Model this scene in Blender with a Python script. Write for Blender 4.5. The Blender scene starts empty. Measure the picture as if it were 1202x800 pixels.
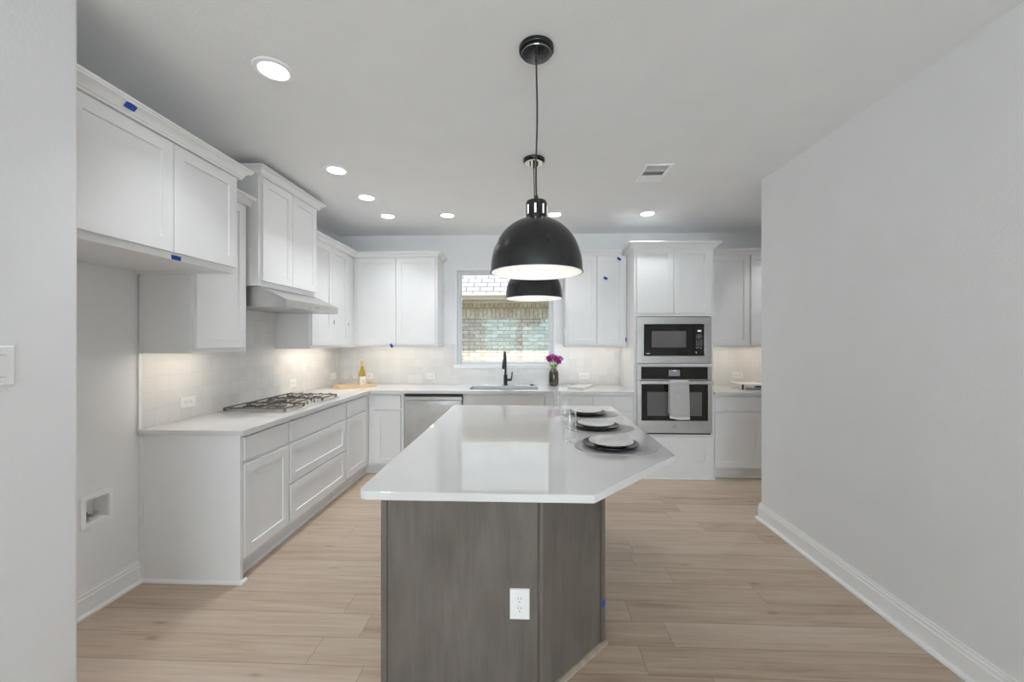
import bpy, bmesh, math, random
from mathutils import Vector, Matrix
from mathutils.geometry import tessellate_polygon

random.seed(7)
S = bpy.context.scene
COL = S.collection
PI = math.pi

# ------------------------------------------------------------------ camera
cam_d = bpy.data.cameras.new('camera')
cam = bpy.data.objects.new('camera', cam_d)
COL.objects.link(cam)
cam_d.sensor_width = 36.0
cam_d.lens = 467.0 * 36.0 / 1202.0
cam_d.shift_y = -0.8 / 1202.0
cam_d.clip_start = 0.02
cam_d.clip_end = 200
cam.location = (0, 0, 1.45)
cam.rotation_euler = (PI / 2, 0, math.atan(18 / 467))
S.camera = cam

# ------------------------------------------------------------------ world, sun, exposure
W = bpy.data.worlds.new('sky')
S.world = W
W.use_nodes = True
wn, wl = W.node_tree.nodes, W.node_tree.links
wn.clear()
w_out = wn.new('ShaderNodeOutputWorld')
w_bg = wn.new('ShaderNodeBackground')
w_sky = wn.new('ShaderNodeTexSky')
w_sky.sky_type = 'NISHITA'
w_sky.sun_disc = False
w_sky.sun_elevation = math.radians(60)
w_sky.sun_rotation = math.radians(185)
w_bg.inputs['Strength'].default_value = 0.155
wl.new(w_sky.outputs['Color'], w_bg.inputs['Color'])
wl.new(w_bg.outputs['Background'], w_out.inputs['Surface'])

sun_d = bpy.data.lights.new('sun', 'SUN')
sun_d.energy = 3.2
sun_d.angle = 0.009
sun_d.color = (1.0, 0.975, 0.95)
sun = bpy.data.objects.new('sun', sun_d)
COL.objects.link(sun)
sun.location = (-1, 3, 9)
sun.rotation_euler = Vector((0.06, 0.455, -0.90)).to_track_quat('-Z', 'Y').to_euler()

LAMP = 4.0          # radiance of the recessed lamp lenses
BEAM = 9.2         # power of each recessed lamp's downward beam
BEAM_DEG = 106.0
STRIP = 2.0         # radiance of the warm strips under the cabinets
DAY = 2.0           # radiance of the living-room windows behind the camera
S.view_settings.view_transform = 'Standard'
S.view_settings.look = 'None'
S.view_settings.gamma = 1.0
S.view_settings.use_curve_mapping = False
S.view_settings.exposure = 1.92
S.cycles.use_denoising = True
S.cycles.max_bounces = 20
S.cycles.diffuse_bounces = 10
S.cycles.glossy_bounces = 14
S.cycles.transparent_max_bounces = 24
S.cycles.sample_clamp_indirect = 6.0


# ------------------------------------------------------------------ materials
def new_mat(name):
    m = bpy.data.materials.new(name)
    m.use_nodes = True
    nt = m.node_tree
    return m, nt, nt.nodes['Principled BSDF']


def N(nt, t, **kw):
    n = nt.nodes.new(t)
    for k, v in kw.items():
        if k in n.inputs:
            n.inputs[k].default_value = v
        else:
            setattr(n, k, v)
    return n


def mth(nt, op, a, b=None):
    n = nt.nodes.new('ShaderNodeMath')
    n.operation = op
    for i, v in enumerate((a, b)):
        if v is None:
            continue
        if isinstance(v, (int, float)):
            n.inputs[i].default_value = v
        else:
            nt.links.new(v, n.inputs[i])
    return n.outputs[0]


def uv_of(nt):
    return nt.nodes.new('ShaderNodeUVMap').outputs['UV']


def mapped(nt, sx, sy, sz=1.0, src=None):
    mp = nt.nodes.new('ShaderNodeMapping')
    mp.inputs['Scale'].default_value = (sx, sy, sz)
    nt.links.new(src or uv_of(nt), mp.inputs['Vector'])
    return mp.outputs['Vector']


def objco(nt):
    return nt.nodes.new('ShaderNodeTexCoord').outputs['Object']


def ramp(nt, fac, stops):
    r = nt.nodes.new('ShaderNodeValToRGB')
    el = r.color_ramp.elements
    while len(el) < len(stops):
        el.new(0.5)
    for e, (p, c) in zip(el, stops):
        e.position = p
        e.color = (*c, 1)
    nt.links.new(fac, r.inputs['Fac'])
    return r.outputs['Color']


def bump(nt, bs, height, strength, dist=0.01):
    b = nt.nodes.new('ShaderNodeBump')
    b.inputs['Strength'].default_value = strength
    b.inputs['Distance'].default_value = dist
    nt.links.new(height, b.inputs['Height'])
    nt.links.new(b.outputs['Normal'], bs.inputs['Normal'])


def plain(name, col, rough=0.5, metal=0.0, noise=0.03, scale=30.0, spec=0.5, bmp=0.0, bscale=300.0, bdist=0.002):
    m, nt, bs = new_mat(name)
    n = N(nt, 'ShaderNodeTexNoise', Scale=scale, Detail=3.0)
    nt.links.new(objco(nt), n.inputs['Vector'])
    lo = tuple(max(0, c * (1 - noise)) for c in col)
    hi = tuple(min(1, c * (1 + noise)) for c in col)
    nt.links.new(ramp(nt, n.outputs['Fac'], [(0.3, lo), (0.7, hi)]), bs.inputs['Base Color'])
    bs.inputs['Roughness'].default_value = rough
    bs.inputs['Metallic'].default_value = metal
    bs.inputs['Specular IOR Level'].default_value = spec
    if bmp:
        n2 = N(nt, 'ShaderNodeTexNoise', Scale=bscale, Detail=2.0)
        nt.links.new(objco(nt), n2.inputs['Vector'])
        bump(nt, bs, n2.outputs['Fac'], bmp, bdist)
    return m


def emit(name, col, strength, base=0.8):
    m, nt, bs = new_mat(name)
    bs.inputs['Base Color'].default_value = (base, base, base, 1)
    bs.inputs['Emission Color'].default_value = (*col, 1)
    bs.inputs['Emission Strength'].default_value = strength
    return m


def clear_glass(name, tint, refl, rough=0.0, fres=0.12, gcol=(1, 1, 1)):
    """thin clear glass: lets light through, mirrors a little, more at grazing angles"""
    m, nt, bs = new_mat(name)
    nt.nodes.remove(bs)
    out = nt.nodes['Material Output']
    tr = N(nt, 'ShaderNodeBsdfTransparent')
    tr.inputs['Color'].default_value = (*tint, 1)
    gl = N(nt, 'ShaderNodeBsdfGlossy')
    gl.inputs['Roughness'].default_value = rough
    gl.inputs['Color'].default_value = (*gcol, 1)
    lw = N(nt, 'ShaderNodeLayerWeight', Blend=fres)
    fac = mth(nt, 'MINIMUM', mth(nt, 'ADD', mth(nt, 'MULTIPLY', lw.outputs['Fresnel'], 1.0), refl), 0.7)
    mx = N(nt, 'ShaderNodeMixShader')
    nt.links.new(fac, mx.inputs[0])
    nt.links.new(tr.outputs[0], mx.inputs[1])
    nt.links.new(gl.outputs[0], mx.inputs[2])
    nt.links.new(mx.outputs[0], out.inputs['Surface'])
    return m


M = {}
M['wall'] = plain('wall_paint', (0.835, 0.84, 0.85), 0.75, noise=0.012, scale=4, spec=0.25, bmp=0.25, bscale=95, bdist=0.004)
M['ceil'] = plain('ceiling_paint', (0.845, 0.855, 0.865), 0.85, noise=0.012, scale=4, spec=0.2, bmp=0.25, bscale=80, bdist=0.004)
M['trim'] = plain('trim_paint', (0.90, 0.90, 0.90), 0.4, noise=0.008)
M['cab'] = plain('cabinet_paint', (0.81, 0.81, 0.81), 0.38, noise=0.01, scale=8)
M['cab_in'] = plain('cabinet_underside', (0.70, 0.70, 0.69), 0.6, noise=0.02)
M['steel'] = plain('brushed_steel', (0.56, 0.55, 0.535), 0.34, 1.0, noise=0.05, scale=12)
M['steel_rough'] = plain('satin_steel', (0.60, 0.595, 0.585), 0.36, 1.0, noise=0.05, scale=12)
M['nickel'] = plain('brushed_nickel', (0.45, 0.43, 0.40), 0.3, 1.0)
M['iron'] = plain('cast_iron', (0.075, 0.07, 0.065), 0.5, 0.0, noise=0.15, scale=80)
M['grate'] = plain('grate_enamel', (0.15, 0.132, 0.115), 0.42, 0.0, noise=0.15, scale=80)
M['black'] = plain('black_satin', (0.022, 0.022, 0.023), 0.42, noise=0.1)
M['shade'] = plain('shade_black', (0.016, 0.016, 0.017), 0.26, noise=0.08)
M['bmetal'] = plain('polished_black_metal', (0.42, 0.42, 0.43), 0.12, 1.0, noise=0.05)
M['gloss_black'] = plain('gloss_black', (0.012, 0.012, 0.012), 0.15)
M['bglass'] = plain('black_glass', (0.012, 0.011, 0.010), 0.06, noise=0.1)
M['wglass'] = plain('oven_window_glass', (0.14, 0.14, 0.137), 0.12, noise=0.05, scale=60)
M['gap'] = plain('dark_gap', (0.008, 0.008, 0.008), 0.8)
M['plastic'] = plain('white_plastic', (0.87, 0.87, 0.87), 0.35, noise=0.008)
M['slot'] = plain('outlet_slot', (0.20, 0.20, 0.20), 0.6)
M['vent'] = plain('vent_enamel', (0.94, 0.94, 0.94), 0.4, noise=0.005)
M['vent_dark'] = plain('vent_duct', (0.12, 0.12, 0.12), 0.7)
M['liner'] = plain('shade_liner', (0.88, 0.88, 0.87), 0.45, noise=0.01)
M['tape'] = plain('blue_masking_tape', (0.012, 0.075, 0.40), 0.6, noise=0.12, scale=200)
M['plate_dark'] = plain('charcoal_glaze', (0.018, 0.018, 0.019), 0.28, noise=0.15, scale=80)
M['mat_felt'] = plain('grey_felt', (0.45, 0.45, 0.46), 0.85, noise=0.05, scale=300, bmp=0.25, bscale=500)
M['tow'] = plain('towel_cloth', (0.54, 0.535, 0.53), 0.95, noise=0.28, scale=160, bmp=0.8, bscale=260, bdist=0.004)
M['tow_white'] = plain('white_cloth', (0.78, 0.76, 0.74), 0.9, noise=0.05, scale=100, bmp=0.3, bscale=300)
M['tow_grey'] = plain('grey_cloth_print', (0.30, 0.30, 0.31), 0.9, noise=0.3, scale=60)
M['vase'] = plain('bronze_glaze', (0.13, 0.115, 0.085), 0.14, 0.75, noise=0.35, scale=9)
M['leaf'] = plain('leaf_green', (0.26, 0.38, 0.10), 0.55, noise=0.25, scale=40)
M['petal'] = plain('magenta_petal', (0.52, 0.035, 0.36), 0.6, noise=0.35, scale=60)
M['petal2'] = plain('pale_magenta_petal', (0.66, 0.13, 0.52), 0.6, noise=0.3, scale=60)
M['pine'] = plain('pale_pine', (0.70, 0.54, 0.35), 0.55, noise=0.10, scale=14)
M['wine'] = plain('amber_green_glass', (0.34, 0.25, 0.02), 0.08, noise=0.15, scale=20)
M['wine_dark'] = plain('dark_amber_glass', (0.16, 0.11, 0.02), 0.08, noise=0.15, scale=20)
M['foil'] = plain('gold_foil', (0.66, 0.46, 0.20), 0.4, 0.2, noise=0.08)
M['paper'] = plain('label_paper', (0.78, 0.75, 0.70), 0.7, noise=0.02)
M['ink'] = plain('grey_ink', (0.25, 0.25, 0.26), 0.7)
M['book'] = plain('book_white', (0.74, 0.71, 0.66), 0.5)
M['brass'] = plain('valve_metal', (0.40, 0.38, 0.34), 0.3, 1.0)
M['vinyl'] = plain('window_vinyl', (0.72, 0.72, 0.73), 0.4)
M['fascia'] = plain('tan_fascia', (0.40, 0.34, 0.24), 0.6, noise=0.05)
M['soil'] = plain('bare_soil', (0.42, 0.35, 0.25), 0.95, noise=0.3, scale=6)
M['lens'] = emit('lamp_lens', (0.96, 0.98, 1.0), LAMP)
M['strip'] = emit('warm_strip', (1.0, 0.86, 0.70), STRIP)
M['strip_bright'] = emit('warm_strip_bright', (1.0, 0.88, 0.74), STRIP * 2.0)
M['bulb'] = emit('bulb_glow', (1.0, 0.95, 0.88), 3.0)
M['slit'] = emit('socket_slit_glow', (1.0, 0.97, 0.94), 0.30)  # solid inlays glow in place of bulb light showing through slots
M['day'] = emit('daylit_window', (0.80, 0.93, 1.0), DAY)
M['disp'] = emit('display_glow', (0.75, 0.85, 1.0), 0.26, 0.03)
M['disp2'] = emit('display_dim', (0.60, 0.63, 0.66), 0.065, 0.03)
M['icon'] = emit('icon_glow', (0.8, 0.85, 0.9), 0.18, 0.03)
M['pane'] = clear_glass('window_pane', (0.95, 0.98, 0.97), 0.013, fres=0.04, gcol=(0.55, 0.95, 0.92))
M['glass'] = clear_glass('clear_glass', (0.992, 0.995, 0.995), 0.03, fres=0.13)


def quartz():
    m, nt, bs = new_mat('white_quartz')
    n = N(nt, 'ShaderNodeTexNoise', Scale=160.0, Detail=4.0)
    nt.links.new(objco(nt), n.inputs['Vector'])
    n2 = N(nt, 'ShaderNodeTexNoise', Scale=2.2, Detail=5.0)
    nt.links.new(objco(nt), n2.inputs['Vector'])
    a = mth(nt, 'ADD', mth(nt, 'MULTIPLY', n.outputs['Fac'], 0.4), mth(nt, 'MULTIPLY', n2.outputs['Fac'], 0.6))
    nt.links.new(ramp(nt, a, [(0.3, (0.66, 0.66, 0.66)), (0.5, (0.69, 0.69, 0.69)), (0.7, (0.705, 0.705, 0.705))]), bs.inputs['Base Color'])
    bs.inputs['Roughness'].default_value = 0.045
    bs.inputs['IOR'].default_value = 1.62
    return m


M['quartz'] = quartz()


def speckled():
    m, nt, bs = new_mat('speckled_glaze')
    n = N(nt, 'ShaderNodeTexVoronoi', Scale=260.0)
    nt.links.new(objco(nt), n.inputs['Vector'])
    nt.links.new(ramp(nt, n.outputs['Distance'], [(0.10, (0.30, 0.30, 0.30)), (0.28, (0.60, 0.60, 0.59)), (0.6, (0.66, 0.66, 0.65))]), bs.inputs['Base Color'])
    bs.inputs['Roughness'].default_value = 0.14
    return m


M['speck'] = speckled()


def planks():
    m, nt, bs = new_mat('oak_planks')
    sx = N(nt, 'ShaderNodeSeparateXYZ')
    nt.links.new(uv_of(nt), sx.inputs[0])
    x, y = sx.outputs[0], sx.outputs[1]
    PW, PL = 0.1665, 1.52
    yr = mth(nt, 'DIVIDE', mth(nt, 'ADD', y, 20 * PW - (1.744 % PW)), PW)
    row = mth(nt, 'FLOOR', yr)
    wn1 = N(nt, 'ShaderNodeTexWhiteNoise', noise_dimensions='1D')
    nt.links.new(row, wn1.inputs['W'])
    xs = mth(nt, 'DIVIDE', mth(nt, 'ADD', mth(nt, 'ADD', x, 30.4), mth(nt, 'MULTIPLY', wn1.outputs['Value'], PL)), PL)
    colm = mth(nt, 'FLOOR', xs)
    cmb = N(nt, 'ShaderNodeCombineXYZ')
    nt.links.new(row, cmb.inputs[0]); nt.links.new(colm, cmb.inputs[1])
    wn2 = N(nt, 'ShaderNodeTexWhiteNoise', noise_dimensions='2D')
    nt.links.new(cmb.outputs[0], wn2.inputs['Vector'])
    pid = wn2.outputs['Value']
    # grain, shifted for each plank
    gv = N(nt, 'ShaderNodeCombineXYZ')
    nt.links.new(mth(nt, 'MULTIPLY', x, 1.6), gv.inputs[0])
    nt.links.new(mth(nt, 'MULTIPLY', y, 21.0), gv.inputs[1])
    nt.links.new(mth(nt, 'MULTIPLY', pid, 57.0), gv.inputs[2])
    g1 = N(nt, 'ShaderNodeTexNoise', Scale=1.0, Detail=6.0, Roughness=0.62, Distortion=0.7)
    nt.links.new(gv.outputs[0], g1.inputs['Vector'])
    gv2 = N(nt, 'ShaderNodeCombineXYZ')
    nt.links.new(mth(nt, 'MULTIPLY', x, 3.2), gv2.inputs[0])
    nt.links.new(mth(nt, 'MULTIPLY', y, 90.0), gv2.inputs[1])
    nt.links.new(mth(nt, 'MULTIPLY', pid, 31.0), gv2.inputs[2])
    g2 = N(nt, 'ShaderNodeTexNoise', Scale=1.0, Detail=3.0)
    nt.links.new(gv2.outputs[0], g2.inputs['Vector'])
    kv = N(nt, 'ShaderNodeCombineXYZ')
    nt.links.new(mth(nt, 'MULTIPLY', x, 2.6), kv.inputs[0])
    nt.links.new(mth(nt, 'MULTIPLY', y, 8.0), kv.inputs[1])
    nt.links.new(mth(nt, 'MULTIPLY', pid, 11.0), kv.inputs[2])
    kn = N(nt, 'ShaderNodeTexVoronoi', Scale=1.0)
    nt.links.new(kv.outputs[0], kn.inputs['Vector'])
    knot = mth(nt, 'SUBTRACT', 1.0, mth(nt, 'MINIMUM', mth(nt, 'MULTIPLY', kn.outputs['Distance'], 7.5), 1.0))
    f = mth(nt, 'ADD', mth(nt, 'MULTIPLY', mth(nt, 'ADD', mth(nt, 'MULTIPLY', mth(nt, 'SUBTRACT', g1.outputs['Fac'], 0.5), 1.5), 0.5), 0.55), mth(nt, 'MULTIPLY', g2.outputs['Fac'], 0.24))
    f = mth(nt, 'ADD', f, mth(nt, 'MULTIPLY', pid, 0.22))
    f = mth(nt, 'SUBTRACT', f, mth(nt, 'MULTIPLY', knot, 0.34))
    col = ramp(nt, f, [(0.16, (0.335, 0.235, 0.165)), (0.42, (0.47, 0.365, 0.275)), (0.58, (0.54, 0.435, 0.34)), (0.84, (0.61, 0.51, 0.425))])
    # seams
    fy = mth(nt, 'FRACT', yr)
    fx = mth(nt, 'FRACT', xs)
    ey = mth(nt, 'MULTIPLY', mth(nt, 'MINIMUM', fy, mth(nt, 'SUBTRACT', 1.0, fy)), PW)
    ex = mth(nt, 'MULTIPLY', mth(nt, 'MINIMUM', fx, mth(nt, 'SUBTRACT', 1.0, fx)), PL)
    seam = mth(nt, 'MINIMUM', mth(nt, 'DIVIDE', mth(nt, 'MINIMUM', ex, ey), 0.0022), 1.0)
    mx = N(nt, 'ShaderNodeMix', data_type='RGBA')
    nt.links.new(seam, mx.inputs[0])
    mx.inputs[6].default_value = (0.235, 0.165, 0.115, 1)
    nt.links.new(col, mx.inputs[7])
    nt.links.new(mx.outputs[2], bs.inputs['Base Color'])
    bs.inputs['Roughness'].default_value = 0.42
    bs.inputs['Specular IOR Level'].default_value = 0.35
    hh = mth(nt, 'ADD', mth(nt, 'MULTIPLY', g2.outputs['Fac'], 0.35), seam)
    bump(nt, bs, hh, 0.12, 0.002)
    return m


M['floor'] = planks()


def stained_wood():
    m, nt, bs = new_mat('grey_stained_birch')
    v = mapped(nt, 9.0, 1.3)
    n = N(nt, 'ShaderNodeTexNoise', Scale=1.0, Detail=6.0, Roughness=0.6, Distortion=1.6)
    nt.links.new(v, n.inputs['Vector'])
    v2 = mapped(nt, 2.4, 1.6)
    n2 = N(nt, 'ShaderNodeTexNoise', Scale=1.4, Detail=4.0)
    nt.links.new(v2, n2.inputs['Vector'])
    v3 = mapped(nt, 140.0, 4.0)
    n3 = N(nt, 'ShaderNodeTexNoise', Scale=1.0, Detail=2.0)
    nt.links.new(v3, n3.inputs['Vector'])
    f = mth(nt, 'ADD', mth(nt, 'MULTIPLY', n.outputs['Fac'], 0.45), mth(nt, 'MULTIPLY', n2.outputs['Fac'], 0.4))
    f = mth(nt, 'ADD', f, mth(nt, 'MULTIPLY', n3.outputs['Fac'], 0.15))
    nt.links.new(ramp(nt, f, [(0.32, (0.092, 0.077, 0.064)), (0.47, (0.140, 0.120, 0.103)), (0.60, (0.178, 0.153, 0.134)), (0.72, (0.225, 0.192, 0.168))]), bs.inputs['Base Color'])
    bs.inputs['Roughness'].default_value = 0.42
    return m


M['birch'] = stained_wood()
M['birch_seam'] = plain('birch_seam', (0.10, 0.07, 0.045), 0.6)
M['shoe_oak'] = plain('oak_shoe', (0.38, 0.31, 0.25), 0.5, noise=0.15, scale=20)


def tiles():
    m, nt, bs = new_mat('glazed_square_tile')
    v = mapped(nt, 1, 1)
    mp = v.node
    mp.inputs['Location'].default_value = (0.033, -0.926, 0)
    br = N(nt, 'ShaderNodeTexBrick')
    br.offset = 0.0
    br.squash = 1.0
    for k, val in (('Scale', 1.0), ('Brick Width', 0.09), ('Row Height', 0.0985), ('Mortar Size', 0.0016), ('Mortar Smooth', 0.3), ('Bias', 0.0)):
        br.inputs[k].default_value = val
    br.inputs['Color1'].default_value = (0.735, 0.73, 0.715, 1)
    br.inputs['Color2'].default_value = (0.80, 0.797, 0.785, 1)
    br.inputs['Mortar'].default_value = (0.72, 0.715, 0.70, 1)
    nt.links.new(v, br.inputs['Vector'])
    nt.links.new(br.outputs['Color'], bs.inputs['Base Color'])
    bs.inputs['Roughness'].default_value = 0.13
    bs.inputs['Specular IOR Level'].default_value = 0.5
    n = N(nt, 'ShaderNodeTexNoise', Scale=16.0, Detail=2.0)
    nt.links.new(uv_of(nt), n.inputs['Vector'])
    sep = N(nt, 'ShaderNodeSeparateColor')
    nt.links.new(br.outputs['Color'], sep.inputs[0])
    h = mth(nt, 'ADD', mth(nt, 'MULTIPLY', n.outputs['Fac'], 0.8), mth(nt, 'MULTIPLY', mth(nt, 'SUBTRACT', 1.0, br.outputs['Fac']), 0.35))
    bump(nt, bs, h, 0.35, 0.006)
    return m


M['tile'] = tiles()


def brick(name, bw, rh, c1, c2, mor):
    m, nt, bs = new_mat(name)
    v = mapped(nt, 1, 1)
    br = N(nt, 'ShaderNodeTexBrick')
    for k, val in (('Scale', 1.0), ('Brick Width', bw), ('Row Height', rh), ('Mortar Size', 0.006), ('Mortar Smooth', 0.4), ('Bias', -0.1)):
        br.inputs[k].default_value = val
    br.inputs['Color1'].default_value = (*c1, 1)
    br.inputs['Color2'].default_value = (*c2, 1)
    br.inputs['Mortar'].default_value = (*mor, 1)
    nt.links.new(v, br.inputs['Vector'])
    n = N(nt, 'ShaderNodeTexNoise', Scale=14.0, Detail=6.0, Roughness=0.7)
    nt.links.new(uv_of(nt), n.inputs['Vector'])
    mx = N(nt, 'ShaderNodeMix', data_type='RGBA')
    nt.links.new(mth(nt, 'MULTIPLY', mth(nt, 'SUBTRACT', n.outputs['Fac'], 0.42), 2.2), mx.inputs[0])
    nt.links.new(br.outputs['Color'], mx.inputs[6])
    mx.inputs[7].default_value = (mor[0] * 0.9, mor[1] * 0.85, mor[2] * 0.8, 1)
    nt.links.new(mx.outputs[2], bs.inputs['Base Color'])
    bs.inputs['Roughness'].default_value = 0.9
    h = mth(nt, 'ADD', mth(nt, 'SUBTRACT', 1.0, br.outputs['Fac']), mth(nt, 'MULTIPLY', n.outputs['Fac'], 0.6))
    bump(nt, bs, h, 0.7, 0.012)
    return m


M['brick'] = brick('limewashed_brick', 0.235, 0.075, (0.56, 0.52, 0.44), (0.38, 0.325, 0.26), (0.22, 0.15, 0.09))
M['soldier'] = brick('upright_brick', 0.085, 0.30, (0.56, 0.51, 0.40), (0.42, 0.36, 0.27), (0.24, 0.17, 0.10))


def shingles():
    m, nt, bs = new_mat('asphalt_shingles')
    v = mapped(nt, 1, 1)
    br = N(nt, 'ShaderNodeTexBrick')
    for k, val in (('Scale', 1.0), ('Brick Width', 0.26), ('Row Height', 0.135), ('Mortar Size', 0.010), ('Mortar Smooth', 0.2), ('Bias', 0.0)):
        br.inputs[k].default_value = val
    br.inputs['Color1'].default_value = (0.30, 0.287, 0.268, 1)
    br.inputs['Color2'].default_value = (0.215, 0.205, 0.192, 1)
    br.inputs['Mortar'].default_value = (0.05, 0.048, 0.045, 1)
    nt.links.new(v, br.inputs['Vector'])
    nt.links.new(br.outputs['Color'], bs.inputs['Base Color'])
    bs.inputs['Roughness'].default_value = 0.95
    n = N(nt, 'ShaderNodeTexNoise', Scale=60.0, Detail=3.0)
    nt.links.new(uv_of(nt), n.inputs['Vector'])
    bump(nt, bs, mth(nt, 'ADD', n.outputs['Fac'], mth(nt, 'SUBTRACT', 1.0, br.outputs['Fac'])), 0.6, 0.012)
    return m


M['shingle'] = shingles()


# ------------------------------------------------------------------ mesh builder
class MB:
    def __init__(self):
        self.v, self.f, self.sm = [], [], []

    def add(self, vs, fs, smooth=False):
        b = len(self.v)
        self.v += [tuple(p) for p in vs]
        for f in fs:
            self.f.append([i + b for i in f])
            self.sm.append(smooth)
        return self

    def box(self, x0, x1, y0, y1, z0, z1):
        x0, x1 = min(x0, x1), max(x0, x1)
        y0, y1 = min(y0, y1), max(y0, y1)
        z0, z1 = min(z0, z1), max(z0, z1)
        vs = [(x, y, z) for z in (z0, z1) for y in (y0, y1) for x in (x0, x1)]
        return self.add(vs, [(0, 2, 3, 1), (4, 5, 7, 6), (0, 1, 5, 4), (2, 6, 7, 3), (0, 4, 6, 2), (1, 3, 7, 5)])

    def obox(self, c, ax, ay, az, hx, hy, hz):
        c, ax, ay, az = Vector(c), Vector(ax), Vector(ay), Vector(az)
        vs = [c + ax * (sx * hx) + ay * (sy * hy) + az * (sz * hz) for sz in (-1, 1) for sy in (-1, 1) for sx in (-1, 1)]
        return self.add(vs, [(0, 2, 3, 1), (4, 5, 7, 6), (0, 1, 5, 4), (2, 6, 7, 3), (0, 4, 6, 2), (1, 3, 7, 5)])

    def prism(self, outer, lo, hi, axis='z', holes=(), smooth=False):
        """polygon (with holes) extruded along an axis; 2-D axes are the other two in xyz order"""
        mp = {'z': lambda a, b, c: (a, b, c), 'y': lambda a, b, c: (a, c, b), 'x': lambda a, b, c: (c, a, b)}[axis]
        loops = [list(outer)] + [list(h) for h in holes]
        flat = [p for l in loops for p in l]
        tris = tessellate_polygon([[Vector((p[0], p[1], 0)) for p in l] for l in loops])
        n = len(flat)
        vs = [mp(p[0], p[1], lo) for p in flat] + [mp(p[0], p[1], hi) for p in flat]
        if not holes:
            fs = [list(range(n)), [i + n for i in range(n)]]
        else:
            fs = [list(t) for t in tris] + [[i + n for i in t] for t in tris]
        b = len(self.v)
        self.v += vs
        for f in fs:
            self.f.append([i + b for i in f]); self.sm.append(False)
        k = 0
        for l in loops:
            m = len(l)
            for i in range(m):
                j = (i + 1) % m
                self.f.append([b + k + i, b + k + j, b + k + j + n, b + k + i + n]); self.sm.append(smooth)
            k += m
        return self

    def lathe(self, prof, c=(0, 0, 0), n=32, closed=False, R=None):
        """profile [(r, z)] spun about z at c; R rotates the result about c"""
        vs, fs = [], []
        for r, z in prof:
            for k in range(n):
                a = 2 * PI * k / n
                p = Vector((r * math.cos(a), r * math.sin(a), z))
                if R is not None:
                    p = R @ p
                vs.append(p + Vector(c))
        m = len(prof)
        for i in range(m - 1 if not closed else m):
            for k in range(n):
                a, b2 = i * n + k, i * n + (k + 1) % n
                j = (i + 1) % m
                fs.append((a, b2, j * n + (k + 1) % n, j * n + k))
        if not closed:
            if prof[0][0] > 1e-6:
                fs.append(tuple(range(n)))
            if prof[-1][0] > 1e-6:
                fs.append(tuple((m - 1) * n + k for k in range(n)))
        return self.add(vs, fs, True)

    def tube(self, path, r, n=10, cap=True):
        P = [Vector(p) for p in path]
        rs = r if isinstance(r, (list, tuple)) else [r] * len(P)
        vs, fs = [], []
        t0 = (P[1] - P[0]).normalized()
        up = Vector((0, 0, 1)) if abs(t0.z) < 0.9 else Vector((1, 0, 0))
        u = t0.cross(up).normalized()
        for i, p in enumerate(P):
            t = (P[min(i + 1, len(P) - 1)] - P[max(i - 1, 0)]).normalized()
            u = (u - t * u.dot(t)).normalized()
            w = t.cross(u)
            for k in range(n):
                a = 2 * PI * k / n
                vs.append(p + (u * math.cos(a) + w * math.sin(a)) * rs[i])
        for i in range(len(P) - 1):
            for k in range(n):
                fs.append((i * n + k, i * n + (k + 1) % n, (i + 1) * n + (k + 1) % n, (i + 1) * n + k))
        if cap:
            fs.append(tuple(range(n)))
            fs.append(tuple((len(P) - 1) * n + k for k in range(n)))
        return self.add(vs, fs, True)

    def sweep(self, path, prof, z, s0=0, s1=None):
        """profile [(out, up)] along an XY path with mitred corners; outward is the right-hand side; only segments s0..s1"""
        P = [Vector(p) for p in path]
        n = len(P)
        nr = []
        for i in range(n - 1):
            d = (P[i + 1] - P[i]).normalized()
            nr.append(Vector((d.y, -d.x)))
        mit = []
        for i in range(n):
            if i == 0:
                mit.append(nr[0])
            elif i == n - 1:
                mit.append(nr[-1])
            else:
                a, b = nr[i - 1], nr[i]
                mit.append((a + b) / (1 + a.dot(b)))
        if s1 is None:
            s1 = n - 1
        idx = range(s0, s1 + 1)
        m = len(prof)
        vs, fs = [], []
        for i in idx:
            for o, u in prof:
                q = P[i] + mit[i] * o
                vs.append((q.x, q.y, z + u))
        k = len(list(idx))
        for i in range(k - 1):
            for j in range(m):
                jj = (j + 1) % m
                fs.append((i * m + j, i * m + jj, (i + 1) * m + jj, (i + 1) * m + j))
        fs.append(tuple(range(m)))
        fs.append(tuple((k - 1) * m + j for j in range(m)))
        return self.add(vs, fs)

    def shaker(self, p0, U, Nn, w, h, t=0.02, st=0.062, rec=0.009, ch=0.0012):
        """door slab with a recessed centre panel; p0 = lower back corner, U along, Nn outward"""
        p0, U, Nn, Z = Vector(p0), Vector(U), Vector(Nn), Vector((0, 0, 1))
        q = lambda a, b, d: p0 + U * a + Z * b + Nn * d
        e = 0.0015
        ring = lambda a, b, d: [q(a, b, d), q(w - a, b, d), q(w - a, h - b, d), q(a, h - b, d)]
        rings = [ring(0, 0, 0), ring(0, 0, t - e), ring(e, e, t), ring(st, st, t), ring(st + ch, st + ch, t - rec)]
        vs = [p for r in rings for p in r]
        fs = [(3, 2, 1, 0)]
        for i in range(4):
            for k in range(4):
                fs.append((i * 4 + k, i * 4 + (k + 1) % 4, (i + 1) * 4 + (k + 1) % 4, (i + 1) * 4 + k))
        fs.append((16, 17, 18, 19))
        return self.add(vs, fs)

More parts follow.
